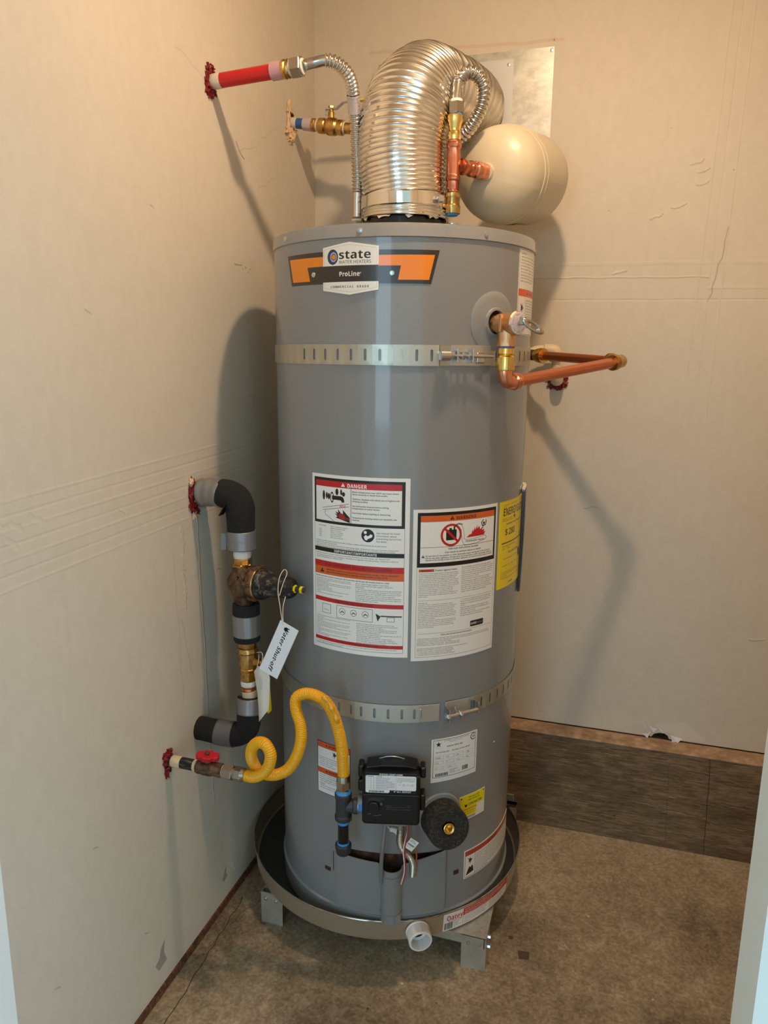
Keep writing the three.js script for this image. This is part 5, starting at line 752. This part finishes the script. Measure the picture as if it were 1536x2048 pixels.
// ---------- temperature relief valve and its copper discharge ----------
{
  const A = [0.6133, 1.418, 0.604], th = Math.atan2(A[0] - HX, A[2] - HZ), n = [Math.sin(th), 0, Math.cos(th)];
  const t = thing('relief_valve', 'brass temperature relief valve with a lever on the right of the heater', 'valve', A), P = (s) => plus(A, n, s);
  add('body', lat(P(-0.004), n, [[0, 0], [0, 0.016], [0.016, 0.016], [0.018, 0.0185], [0.034, 0.02], [0.056, 0.0208], [0.06, 0.0225], [0.064, 0.0225], [0.066, 0.021], [0.066, 0]], 40, 0.6), M.tpBrass, t);
  add('rib', rbox(0.006, 0.032, 0.006, 0.001).applyMatrix4(new THREE.Matrix4().makeRotationY(th).setPosition(P(0.03)[0] - 0.0135 * Math.cos(th) + 0.002, A[1], P(0.03)[2] + 0.0135 * Math.sin(th) + 0.012)), M.tpBrass, t);
  const dt = drawTex(256, 256, (x) => { x.fillStyle = '#e4d8da'; x.fillRect(0, 0, 256, 256); x.fillStyle = '#8a6a78'; x.font = 'bold 24px sans-serif'; x.textAlign = 'center'; [...'ANSI Z21.22 TEMP 210°F 150 PSI '].forEach((ch, i, l) => { const a = i / l.length * 6.283; x.save(); x.translate(128 + 88 * Math.cos(a), 128 + 88 * Math.sin(a)); x.rotate(a + 1.57); x.fillText(ch, 0, 0); x.restore(); }); });
  const disc = lat([0, 0, 0], [0, 1, 0], [[0, 0], [0, 0.0205], [0.0016, 0.0205], [0.002, 0.019], [0.002, 0]], 40); { const q = disc.attributes.position, uv = disc.attributes.uv; for (let i = 0; i < q.count; i++) uv.setXY(i, 0.5 + q.getX(i) / 0.042, 0.5 + q.getZ(i) / 0.042); }
  add('dial', aim(disc, P(0.062), n), mat('#ffffff', 0.4, 0.2, { map: dt }), t, 'pale printed disc on the valve end');
  add('lever_post', rod(P(0.062), P(0.076), 0.0042), M.steel, t);
  const l0 = plus(P(0.074), [0, 0.004, 0]), lv = add('lever', [rod(plus(l0, [0, -0.007, 0]), plus(l0, [0, 0.007, 0]), 0.0068, 16), new THREE.TorusGeometry(0.0058, 0.0027, 10, 28).scale(1, 2.9, 1).rotateZ(1.02).rotateY(0.35).translate(l0[0] + 0.019, l0[1] - 0.010, l0[2] + 0.004)], M.steel, t, 'steel pull lever with a loop');
  const out = P(0.034), yo = A[1];
  add('outlet', lat([out[0], yo - 0.012, out[2]], [0, -1, 0], [[0, 0], [0, 0.0175], [0.018, 0.017], [0.026, 0.0185], [0.03, 0.0185], [0.03, 0]], 32, 0.6), M.tpBrass, t);
  const c = thing('discharge_pipe', 'copper discharge pipe forming a sideways V right of the heater', 'pipe', [out[0], yo - 0.06, out[2]]);
  add('paste_ring', rod([out[0], yo - 0.046, out[2]], [out[0], yo - 0.041, out[2]], 0.0165), mat('#6a6a92', 0.5), c, 'ring of violet thread sealant'); add('brass_fitting', lat([out[0], yo - 0.046, out[2]], [0, -1, 0], [[0, 0], [0, 0.0152], [0.004, 0.0158], [0.010, 0.0158], [0.012, 0.0142], [0.016, 0.0178], [0.04, 0.0182], [0.042, 0.0172], [0.042, 0]], 32), M.brassBright, c);
  const E = [0.850, 1.348, 0.302], yb = yo - 0.086, K = [out[0], yb - 0.026, out[2]], dE = dirOf(K, E), S = plus(K, dE, 0.032);
  add('elbow', sweep([[out[0], yb + 0.004, out[2]], [out[0], yb - 0.008, out[2]], plus(plus([out[0], yb - 0.021, out[2]], dE, 0.0065), [0, 0, 0]), plus(K, dE, 0.02), S], () => 0.0138, 0.002, 28), M.copperBright, c, 'bright copper elbow');
  add('bead', lat(plus(K, dE, 0.024), dE, [[0, 0.0138], [0.003, 0.0166], [0.007, 0.0166], [0.010, 0.0142], [0.013, 0.0158], [0.017, 0.0146], [0.018, 0.0112]], 32, 0.9), M.copperBright, c);
  add('front_tube', rod(S, plus(E, dE, -0.012), 0.0115, 32), M.copper, c);
  const B0 = [0.6586, 1.3597, 0.125], dB = dirOf(E, B0), L2 = V(E).distanceTo(V(B0));
  add('brass_elbow', [lat(plus(E, dE, -0.026), dE, [[0, 0.0116], [0, 0.0172], [0.002, 0.0178], [0.010, 0.0178], [0.012, 0.0152], [0.034, 0.0148], [0.04, 0.0125], [0.042, 0]], 32, 0.6), lat(plus(E, dB, 0.03), [-dB[0], -dB[1], -dB[2]], [[0, 0.0116], [0, 0.0172], [0.010, 0.0172], [0.012, 0.015], [0.032, 0.0148], [0.038, 0.0125], [0.04, 0]], 32, 0.6)], M.brass, c, 'brass push-fit elbow at the right');
  add('rear_tube', rod(plus(E, dB, 0.012), B0, 0.0112, 32), M.copper, c);
  const bf = add('brass_fitting', lat(plus(B0, dB, -0.014), dB, [[0, 0.0114], [0, 0.0178], [0.003, 0.0188], [0.012, 0.0188], [0.014, 0.0172], [0.022, 0.0172], [0.024, 0.015], [0.028, 0.015], [0.028, 0]], 32, 0.6), M.brassBright, c);
  add('dark_nipple', rod(plus(B0, dB, 0.012), plus(B0, dB, 0.05), 0.0135), mat('#4a3426', 0.7), bf, 'dark threaded nipple');
  // cream plastic pipe that leads into the wall
  const w = thing('cream_plastic_pipe', 'cream plastic pipe stub entering the back wall behind the copper pipe', 'pipe', [0.697, 1.295, 0]);
  const n0 = plus(B0, dB, 0.046), U = [0.6918, 1.3743, 0.05], D = [0.6967, 1.3009, 0.042];
  add('run', tube([n0, plus(n0, [-0.004, 0.001, -0.03]), [n0[0] + 0.02, U[1], 0.055], [U[0] - 0.02, U[1], 0.05]], 0.0115, 30, 20), M.cpvc, w);
  const el = add('upper_elbow', sweep([[U[0] - 0.03, U[1], 0.05], [U[0] - 0.012, U[1], 0.05], [U[0] - 0.002, U[1] - 0.003, 0.05], [U[0], U[1] - 0.012, 0.05], [U[0], U[1] - 0.03, 0.05]], () => 0.0152, 0.002, 28), M.cpvc, w);
  add('drop', rod([U[0], U[1] - 0.02, 0.05], [D[0], D[1] + 0.01, 0.042], 0.0112), M.cpvc, w);
  add('lower_elbow', sweep([[D[0], D[1] + 0.026, 0.044], [D[0], D[1] + 0.008, 0.043], [D[0], D[1] - 0.002, 0.036], [D[0], D[1] - 0.004, 0.02], [D[0], D[1] - 0.004, 0.002]], () => 0.0162, 0.002, 28), M.cpvc, w);
  add('sealant', lumps([D[0], D[1] - 0.004, 0.002], 'z', [[-0.012, -0.016, 0.005, 0.012, 0.008], [0.004, -0.022, 0.005, 0.012, 0.007], [0.018, -0.012, 0.005, 0.009, 0.01], [-0.022, 0.0, 0.005, 0.008, 0.009], [0.021, 0.006, 0.004, 0.006, 0.008], [-0.026, 0.012, 0.004, 0.009, 0.005]]), M.sealant, w, 'dark red sealant round the stub');
}
{
  const P = [0.6399, 0.0549, 0.064], t = thing('wall_bracket', 'small galvanized bracket with a bright bolt on the concrete behind the pan', 'bracket', P);
  add('plate', rbox(0.022, 0.05, 0.004, 0.001).translate(P[0] - 0.006, P[1] + 0.004, 0.0643), M.galv, t);
  add('bolt', lat([P[0] + 0.004, P[1], 0.066], [0.2, 0, 1], [[0, 0], [0, 0.007], [0.006, 0.0065], [0.008, 0.004], [0.008, 0]], 6, 0.3), M.zinc, t);
}

// ---------- insulated water line with regulator on the left wall ----------
const LZ = 0.692, LX = 0.1035;
{
  const W0 = [0, 1.062, LZ], c = [LX, 1.058, LZ], r = 0.0305;
  const t = thing('insulated_pipe', 'upper foam-wrapped water pipe bending down from the left wall', 'pipe', W0);
  add('foam_elbow', sweep([[0.058, 1.066, LZ], [0.074, 1.064, LZ], [0.092, 1.056, LZ], [0.1015, 1.040, LZ], [0.1035, 1.02, LZ], [0.1035, 0.995, LZ], [0.1035, 0.976, LZ]], (s, v, L) => r + 0.0012 * Math.sin(s * 40) - 0.002 * (s > 0.02 && s < 0.06 && v > 0.35 && v < 0.65 ? 1 : 0), 0.003, 40), M.foam, t, 'black foam round the bend');
  add('fold', [rbox(0.003, 0.03, 0.02, 0.001).rotateZ(-0.55).translate(0.078, 1.036, LZ + 0.0235)], M.blackRim, t, 'crease where the foam is mitred');
  const tp = add('duct_tape', sweep([[0.011, 1.0635, LZ], [0.03, 1.065, LZ], [0.064, 1.0655, LZ]], (s, v) => 0.0305 + 0.0008 * Math.sin(v * 19 + s * 130) + 0.0006 * Math.sin(s * 320), 0.002, 48), M.duct, t, 'grey duct tape round the horizontal part'); add('pipe', rod([-0.02, 1.062, LZ], [0.03, 1.064, LZ], 0.016), M.cpvc, t);
  const low = add('duct_tape', sweep([[0.1035, 0.988, LZ], [0.1036, 0.97, LZ], [0.1038, 0.947, LZ]], (s, v) => 0.0312 + 0.0012 * Math.sin(v * 6.283 + 1) * (s > 0.02 ? 1 : 0.5), 0.002, 48), M.duct, t, 'grey duct tape round the lower end');
  add('tape_flap', rbox(0.012, 0.036, 0.001, 0.0004).rotateY(0.7).rotateZ(-0.1).translate(0.069, 0.963, LZ + 0.014), M.duct, low, 'loose end of the tape');
  add('sealant', lumps(plus(W0, [0.002, 0, 0]), 'x', [[0.020, 0.02, 0.006, 0.008, 0.014], [0.028, 0.0, 0.006, 0.006, 0.018], [0.024, -0.02, 0.007, 0.009, 0.012], [0.014, -0.034, 0.006, 0.012, 0.010], [0.004, -0.040, 0.005, 0.008, 0.006]]), M.sealant, t, 'dark red sealant at the wall hole');
  add('putty', lumps(plus(W0, [0.002, 0, 0]), 'x', [[0.026, 0.028, 0.005, 0.006, 0.008], [0.018, -0.045, 0.005, 0.006, 0.008], [0.018, -0.012, 0.008, 0.005, 0.008]]), M.putty, t);
}
{
  const x = 0.1045, y = 0.872, z = LZ, t = thing('pressure_regulator', 'bronze pressure regulator with a black bell cap beside the heater', 'regulator', [x, y, z]);
  add('inlet_nut', [hex([x, 0.905, z], [0, 1, 0], 0.01, 0.0225, 0.3), lat([x, 0.915, z], [0, 1, 0], [[0, 0.02], [0.001, 0.0215], [0.003, 0.02], [0.004, 0.0215], [0.006, 0.02], [0.007, 0.0215], [0.009, 0.02], [0.010, 0.0215], [0.013, 0.02], [0.013, 0]], 32)], M.brass, t, 'threaded brass inlet');
  add('tape_wrap', lat([x, 0.927, z], [0, 1, 0], [[0, 0], [0, 0.0182], [0.008, 0.0192], [0.018, 0.018], [0.018, 0]], 32), M.white, t, 'white thread tape');
  add('body', [lat([x, 0.824, z], [0, 1, 0], [[0, 0], [0, 0.0215], [0.018, 0.0215], [0.022, 0.0245], [0.036, 0.0285], [0.05, 0.0295], [0.062, 0.0265], [0.074, 0.0225], [0.084, 0.0225], [0.084, 0]], 40, 0.6), lat([x - 0.012, y, z + 0.002], [-1, 0, 0], [[0, 0.022], [0.014, 0.02], [0.018, 0.015], [0.018, 0]], 32, 0.8)], M.bronze, t);
  add('rib', [rbox(0.006, 0.05, 0.005, 0.001).rotateZ(0.6).translate(x + 0.014, y + 0.006, z + 0.0275), rbox(0.006, 0.036, 0.005, 0.001).rotateZ(-0.9).translate(x - 0.008, y + 0.010, z + 0.0275)], M.bronze, t);
  const d = [0.985, 0.02, 0.17], A = [x + 0.028, y + 0.003, z + 0.004];
  add('flange', [lat(A, d, [[-0.02, 0.02], [-0.006, 0.027], [0, 0.0345], [0.003, 0.0368], [0.014, 0.0368], [0.017, 0.0352], [0.017, 0]], 48, 0.6), ...[20, 80, 150, 210, 270, 330].map((a) => lat(plus(plus(A, [0, Math.cos(rad(a)), 0], 0.0345), [-0.17, 0, 0.985], 0.0345 * Math.sin(rad(a))), d, [[-0.002, 0], [-0.002, 0.006], [0.016, 0.006], [0.016, 0]], 12))], M.bronze, t, 'round bolted flange');
  add('flange_edge', lat(plus(A, d, 0.0155), d, [[0, 0.03], [0, 0.0365], [0.0015, 0.0368], [0.003, 0.0355], [0.003, 0.03]], 48), M.brass, t);
  add('bell_cap', lat(plus(A, d, 0.018), d, [[0, 0], [0, 0.0345], [0.008, 0.034], [0.016, 0.0305], [0.024, 0.0265], [0.03, 0.0245], [0.05, 0.0238], [0.066, 0.0228], [0.07, 0.0235], [0.078, 0.0215], [0.084, 0.018], [0.086, 0.012], [0.086, 0]], 48, 0.7), M.dusty, t, 'black bell cap grey with dust');
  const s = plus(A, d, 0.102); add('adjusting_screw', lat(s, d, [[0, 0], [0, 0.0062], [0.024, 0.0062], [0.026, 0.0045], [0.026, 0]], 20), M.blackIron, t);
  add('lock_nut', hex(plus(A, d, 0.1035), d, 0.005, 0.0085), M.yellow, t); add('lock_nut', hex(plus(A, d, 0.119), d, 0.006, 0.0082, 0.5), M.yellow, t);
}
{
  const x = 0.1165, z = LZ + 0.01, t = thing('foam_sleeve', 'short foam pipe sleeve with a silver tape band below the regulator', 'pipe insulation', [x, 0.745, z]);
  add('foam', lat([x - 0.001, 0.744, z], [0, 1, 0], [[0, 0.018], [0, 0.0275], [0.005, 0.029], [0.066, 0.0295], [0.08, 0.0295], [0.085, 0.0285], [0.085, 0.022], [0.05, 0.021]], 48, 0.5), M.foam, t);
  add('duct_tape', lat([x - 0.001, 0.7575, z], [0, 1, 0], [[0, 0.0288], [0.0004, 0.0298], [0.047, 0.0302], [0.0474, 0.0294]], 48), M.duct, t, 'silver duct tape band');
  const v = thing('ball_valve', 'old brass ball valve between the foam sleeves with a yellow lever', 'valve', [x, 0.69, z]);
  add('upper_collar', [hex([x, 0.728, z], [0, 1, 0], 0.022, 0.0195, 0.2), lat([x, 0.716, z], [0, 1, 0], [[0, 0], [0, 0.0215], [0.003, 0.0238], [0.007, 0.0225], [0.012, 0.0205], [0.012, 0]], 32)], M.brass, v);
  add('body', lat([x, 0.668, z], [0, 1, 0], [[0, 0], [0, 0.0188], [0.006, 0.0188], [0.008, 0.0208], [0.012, 0.0208], [0.014, 0.019], [0.024, 0.021], [0.036, 0.0212], [0.048, 0.0205], [0.048, 0]], 32, 0.6), M.brass, v);
  add('lower_collar', hex([x, 0.652, z], [0, 1, 0], 0.018, 0.0195, 0.5), M.brass, v); add('tape_wrap', lat([x, 0.639, z], [0, 1, 0], [[0, 0.0155], [0, 0.0168], [0.006, 0.018], [0.012, 0.0168], [0.012, 0.0155]], 32), M.white, v, 'white thread tape');
  add('lower_ring', lat([x, 0.626, z], [0, 1, 0], [[0, 0], [0, 0.0158], [0.004, 0.0172], [0.008, 0.0162], [0.013, 0.0172], [0.014, 0]], 32), M.copper, v);
  add('stem', lat([x + 0.016, 0.697, z + 0.002], [1, 0.1, 0.1], [[0, 0], [0, 0.010], [0.014, 0.0095], [0.016, 0.006], [0.03, 0.006], [0.03, 0]], 24), M.brass, v);
  const lv = add('lever', box(0.1555, 0.158, 0.655, 0.712, z - 0.002, z + 0.012), M.zinc, v, 'steel lever hanging down');
  add('grip', rbox(0.0045, 0.085, 0.016, 0.002).rotateZ(0.05).translate(0.1665, 0.627, z + 0.006), M.yellow, lv, 'yellow plastic lever grip');
}
{
  const t = thing('insulated_pipe', 'lower foam-wrapped water pipe bending from the valve into the left wall', 'pipe', [0, 0.527, 0.722]);
  const r = 0.0268, z = 0.712;
  add('pipe', rod([0.118, 0.60, z - 0.01], [0.1175, 0.629, z - 0.01], 0.0165), M.cpvc, t);
  add('foam_elbow', sweep([[0.1185, 0.612, z - 0.008], [0.1195, 0.585, z - 0.004], [0.1195, 0.562, z], [0.116, 0.542, z + 0.002], [0.103, 0.528, z + 0.004], [0.08, 0.5215, z + 0.006], [0.04, 0.5235, z + 0.008], [-0.004, 0.5265, z + 0.010]], (s) => r + 0.0006 * Math.sin(s * 60), 0.003, 40), M.foam, t, 'black foam pipe insulation');
  add('duct_tape', sweep([[0.1185, 0.612, z - 0.008], [0.1190, 0.598, z - 0.006], [0.1195, 0.576, z - 0.002]], (s, v) => r + 0.0013 + 0.0005 * Math.sin(v * 12), 0.002, 48), M.duct, t, 'grey tape at the upper end');
  add('duct_tape', sweep([[0.086, 0.5222, z + 0.0055], [0.07, 0.5218, z + 0.0065], [0.044, 0.5232, z + 0.0078]], (s, v) => r + 0.0013 + 0.0005 * Math.sin(v * 15), 0.002, 48), mat('#6d6f72', 0.5, 0.3), t, 'grey tape on the horizontal part');
}
// tags
{
  const quad = (A, B, D, th) => { const ex = V(B).sub(V(A)), ey = V(D).sub(V(A)), ez = ex.clone().cross(ey).normalize(), m = new THREE.Matrix4().makeBasis(ex.clone().normalize(), ey.clone().normalize(), ez); m.setPosition(...plus(plus(A, ex.toArray(), 0.5), ey.toArray(), 0.5)); return rbox(ex.length(), ey.length(), th, 0.0002).applyMatrix4(m); };
  const z = 0.755, A = [0.1694, 0.7065, 0.753], B = [0.2219, 0.822, 0.757], C = [0.2582, 0.7928, 0.757];
  const s = [0.2277, 0.809, 0.758], t = thing('paper_tag', 'white paper tag reading Water Shut-off hanging on a string', 'tag', B);
  const tx = drawTex(600, 260, (x) => { x.fillStyle = '#f1f1f5'; x.fillRect(0, 0, 600, 260); x.save(); x.translate(300, 130); x.fillStyle = '#0c0c10'; x.font = 'italic bold 74px sans-serif'; x.textAlign = 'center'; x.textBaseline = 'middle'; x.fillText('Water Shut-off', -14, 4); x.restore(); });
  const ex = V(B).sub(V(A)), n1 = V(C).sub(V(B)); const side = n1.sub(ex.clone().multiplyScalar(n1.dot(ex) / ex.lengthSq())).normalize().multiplyScalar(0.0445).toArray();
  add('card', quad(A, B, plus(A, side), 0.0006), [M.paper, M.paper, M.paper, M.paper, mat('#ffffff', 0.7, 0, { map: tx }), mat('#ffffff', 0.7, 0, { map: tx })], t);
  add('hole_ring', lat(plus(plus(B, side, 0.42), dirOf(B, A), 0.012), [0.1, 0, 0.99], [[-0.001, 0], [-0.001, 0.0042], [0.0013, 0.0042], [0.0013, 0]], 20), M.dark, t, 'dark punched hole');
  const H = plus(plus(B, side, 0.42), dirOf(B, A), 0.012);
  add('string', [tube([plus(H, [-0.006, 0.01, 0.003]), [0.2214, 0.8522, 0.757], [0.212, 0.8818, 0.745], [0.2138, 0.9099, 0.738], [0.2168, 0.9197, 0.722], [0.2269, 0.9159, 0.732], [0.2232, 0.8981, 0.742], [0.2165, 0.8713, 0.748]], 0.0008, 60, 6), tube([[0.224, 0.8659, 0.735], [0.2239, 0.8463, 0.748], plus(H, [-0.005, 0.012, 0.003])], 0.0008, 20, 6)], M.string, t, 'thin white string loop');
  // curled second tag
  const p = thing('paper_tag', 'curled cream paper tag with faint print hanging on the lower brass valve', 'tag', [0.1641, 0.7025, 0.74]);
  const rows = [[[0.1582, 0.7042, 0.735], [0.17, 0.7099, 0.742]], [[0.1471, 0.6889, 0.735], [0.1863, 0.6986, 0.745]], [[0.1516, 0.669, 0.738], [0.1904, 0.6842, 0.747]], [[0.1575, 0.6393, 0.742], [0.1889, 0.649, 0.748]], [[0.1601, 0.6116, 0.744], [0.1871, 0.6212, 0.748]], [[0.1615, 0.5788, 0.746], [0.1857, 0.6117, 0.748]]];
  const pos = [], uv = [], idx = [], N = 8; const back = [];
  rows.forEach(([l, r], i) => { for (let j = 0; j <= N; j++) { const u = j / N, b = 0.007 * Math.sin(u * Math.PI); pos.push(l[0] + (r[0] - l[0]) * u, l[1] + (r[1] - l[1]) * u, l[2] + (r[2] - l[2]) * u + b); uv.push(u, 1 - i / (rows.length - 1)); } });
  for (let i = 0; i < rows.length - 1; i++) for (let j = 0; j < N; j++) { const a = i * (N + 1) + j; idx.push(a, a + N + 1, a + 1, a + 1, a + N + 1, a + N + 2); }
  const g = new THREE.BufferGeometry(); g.setAttribute('position', new THREE.Float32BufferAttribute(pos, 3)); g.setAttribute('uv', new THREE.Float32BufferAttribute(uv, 2)); g.setIndex(idx); g.computeVertexNormals();
  const tx2 = drawTex(256, 900, (x) => { x.fillStyle = '#e9e4da'; x.fillRect(0, 0, 256, 900); x.save(); x.translate(150, 260); x.rotate(Math.PI / 2); words(x, 'Cross, Thermal & | Combination Pipe', 0, 0, 420, 60, 34, '#8f94b4'); x.restore(); });
  add('card', g, mat('#ffffff', 0.7, 0, { map: tx2, transmission: 0.12 }), p);
  add('string', tube([[0.1503, 0.7288, 0.725], [0.1671, 0.7339, 0.735], [0.1714, 0.7191, 0.742], [0.1652, 0.7058, 0.742]], 0.0007, 20, 6), M.string, p); add('string', tube([[0.1565, 0.7274, 0.728], [0.16, 0.716, 0.738], [0.157, 0.7016, 0.74]], 0.0007, 20, 6), M.string, p);
}
// ---------- gas line ----------
{
  const W0 = [0, 0.518, 0.851], e = [0.1836, 0.5175, 0.853], d = dirOf(W0, e), P = (s) => plus(W0, d, s);
  const t = thing('gas_shutoff_valve', 'old brass gas shutoff valve with a red handle on the left wall', 'valve', W0);
  add('pipe', rod(plus(W0, d, -0.02), P(0.075), 0.0118), M.dusty, t, 'black iron pipe spotted with paint');
  add('paint_band', lat(W0, d, [[0.012, 0.0119], [0.014, 0.0124], [0.03, 0.0122], [0.034, 0.0119]], 20), M.cream, t); add('paint_band', lat(W0, d, [[0.064, 0.0119], [0.066, 0.0126], [0.074, 0.0122], [0.076, 0.0119]], 20), M.cream, t);
  add('sealant', lumps(plus(W0, [0.002, 0, 0]), 'x', [[0.006, 0.014, 0.006, 0.012, 0.008], [-0.004, 0.018, 0.007, 0.009, 0.006], [0.012, 0.004, 0.006, 0.006, 0.009], [0.004, -0.016, 0.008, 0.009, 0.010], [0.008, -0.026, 0.005, 0.006, 0.012], [-0.008, -0.008, 0.01, 0.008, 0.009]]), M.sealant, t, 'dark red sealant at the wall hole');
  add('body', lat(P(0.072), d, [[0, 0], [0, 0.0142], [0.004, 0.0152], [0.010, 0.0145], [0.016, 0.0158], [0.032, 0.0158], [0.038, 0.0142], [0.054, 0.0148], [0.06, 0.014], [0.06, 0]], 32, 0.6), M.bronze, t); add('paste_ring', lat(P(0.126), d, [[0, 0.0125], [0.002, 0.0138], [0.008, 0.013], [0.009, 0.011]], 24), M.cream, t, 'cream thread sealant');
  const top = plus(P(0.098), [0, 1, 0.1], 0.012); add('stem', rod(top, plus(top, [0, 1, 0.1], 0.014), 0.0062), M.bronze, t);
  const hs = new THREE.Shape(); const hp = []; for (let i = 0; i < 40; i++) { const a = i / 40 * 6.283, r = 0.0125 + 0.0075 * Math.max(0, Math.cos(a * 2)) ** 1.5 - 0.001 * Math.cos(a * 8); hp.push([r * Math.cos(a) * 1.18, r * Math.sin(a)]); } hp.forEach(([a, b], i) => (i ? hs.lineTo(a, b) : hs.moveTo(a, b)));
  const h = add('handle', aim(new THREE.ExtrudeGeometry(hs, { depth: 0.007, bevelEnabled: true, bevelSize: 0.0015, bevelThickness: 0.002, bevelSegments: 3 }).rotateX(-Math.PI / 2).rotateY(0.25), plus(top, [0, 1, 0.1], 0.013), [0.12, 0.98, 0.16]), M.redPaint, t, 'red butterfly handle'); add('nut', hex(plus(top, [0, 1, 0.1], 0.022), [0.12, 0.98, 0.16], 0.004, 0.0055), M.bronze, h);
  const c = thing('gas_hose', 'yellow coated corrugated gas hose with a loop', 'hose', P(0.14));
  add('adapter', [hex(P(0.133), d, 0.022, 0.0162, 0.3), lat(P(0.155), d, [[0, 0], [0, 0.0118], [0.006, 0.0118], [0.006, 0]], 24)], M.nickel, c); add('nut', [hex(P(0.160), d, 0.016, 0.0152, 0.1), lat(P(0.174), d, [[0, 0], [0, 0.0142], [0.008, 0.0128], [0.008, 0]], 24)], M.nickel, c);
  const N0 = onFrame(14, -0.098, 0.512, 0.052), pts = [P(0.178), P(0.198), [0.2199, 0.5295, 0.858], [0.2409, 0.5556, 0.866], [0.2478, 0.5863, 0.87], [0.2366, 0.6016, 0.866], [0.2163, 0.5982, 0.856], [0.1931, 0.5734, 0.842], [0.1872, 0.5411, 0.832], [0.2025, 0.5145, 0.828], [0.2331, 0.5123, 0.826], [0.2605, 0.5264, 0.822], [0.2791, 0.5556, 0.818], [0.288, 0.5928, 0.812], [0.2847, 0.6223, 0.806], [0.2727, 0.6526, 0.8], [0.2728, 0.6753, 0.797], [0.2907, 0.6869, 0.795], [0.3146, 0.6862, 0.795], [0.3364, 0.6759, 0.796], [0.3523, 0.6502, 0.796], [0.3636, 0.6133, 0.795], [0.3693, 0.5747, 0.793], plus(N0, [0, 0.012, 0]), N0];
  add('corrugated_hose', sweep(pts, (s, v, L) => (s < 0.004 || s > L - 0.004 ? 0.0105 : 0.0114 + 0.0006 * Math.cos(s / 0.0034 * 6.283)), 0.0007, 20), M.hose, c, 'yellow ribbed coating');
  const fl = sweep([[0.3342, 0.6945, 0.809], [0.3476, 0.6836, 0.811], [0.3585, 0.6654, 0.812], [0.3675, 0.6417, 0.811]], (s, v, L) => 0.0044 + 0.0014 * Math.sin(s * 260), 0.002, 10); add('tag_strip', fl, mat('#e0a30c', 0.3, 0, { clearcoat: 0.5 }), c, 'wrinkled amber tag taped along the hose');
  add('end_nut', [hex(plus(N0, [0, -0.026, 0]), [0, 1, 0], 0.02, 0.0148, 0.2), lat(plus(N0, [0, -0.008, 0]), [0, 1, 0], [[0, 0], [0, 0.0145], [0.008, 0.0135], [0.012, 0.0125], [0.012, 0]], 24)], M.nickel, c); add('flare', lat(plus(N0, [0, -0.04, 0]), [0, 1, 0], [[0, 0], [0, 0.0105], [0.004, 0.0118], [0.01, 0.0125], [0.014, 0.0125], [0.014, 0]], 24), M.brass, c);
  const k = thing('drip_leg', 'black iron gas tee and drip leg left of the gas control', 'gas pipe', plus(N0, [0, -0.14, 0])); const X = N0[0], Z = N0[2], yT = 0.449;
  add('paste_ring', lat([X, yT + 0.026, Z], [0, 1, 0], [[0, 0.012], [0, 0.0165], [0.006, 0.0148], [0.009, 0.012]], 28), M.bluePaste, k, 'blue thread sealant');
  const side = [Math.cos(rad(14)), 0, -Math.sin(rad(14))];
  add('tee', [lat([X, yT - 0.034, Z], [0, 1, 0], [[0, 0], [0, 0.0162], [0.002, 0.0178], [0.010, 0.0178], [0.013, 0.0156], [0.05, 0.0156], [0.052, 0.0178], [0.06, 0.0178], [0.062, 0.0162], [0.062, 0]], 36, 0.6), lat([X, yT - 0.002, Z], side, [[0, 0.0145], [0.02, 0.0145], [0.022, 0.0165], [0.03, 0.0165], [0.031, 0.015], [0.031, 0]], 36, 0.6)], M.blackIron, k);
  add('side_nipple', [rod(plus([X, yT - 0.002, Z], side, 0.028), plus([X, yT - 0.002, Z], side, 0.05), 0.0122)], M.bluePaste, k, 'nipple smeared with blue sealant'); add('side_collar', lat(plus([X, yT - 0.002, Z], side, 0.026), side, [[0, 0], [0, 0.0158], [0.006, 0.0158], [0.006, 0]], 28), M.nickel, k);
  add('nipple', rod([X, yT - 0.096, Z], [X, yT - 0.03, Z], 0.0112), M.blackGloss, k); add('paste_ring', rod([X, yT - 0.043, Z], [X, yT - 0.034, Z], 0.0125), M.bluePaste, k); add('paste_ring', rod([X, yT - 0.094, Z], [X, yT - 0.086, Z], 0.0128), M.bluePaste, k);
  add('cap', lat([X, yT - 0.114, Z], [0, 1, 0], [[0, 0], [0, 0.0125], [0.004, 0.0155], [0.012, 0.0162], [0.015, 0.0172], [0.022, 0.0172], [0.024, 0.0155], [0.024, 0]], 32, 0.7), M.blackIron, k);
}

renderer.render(scene, camera);
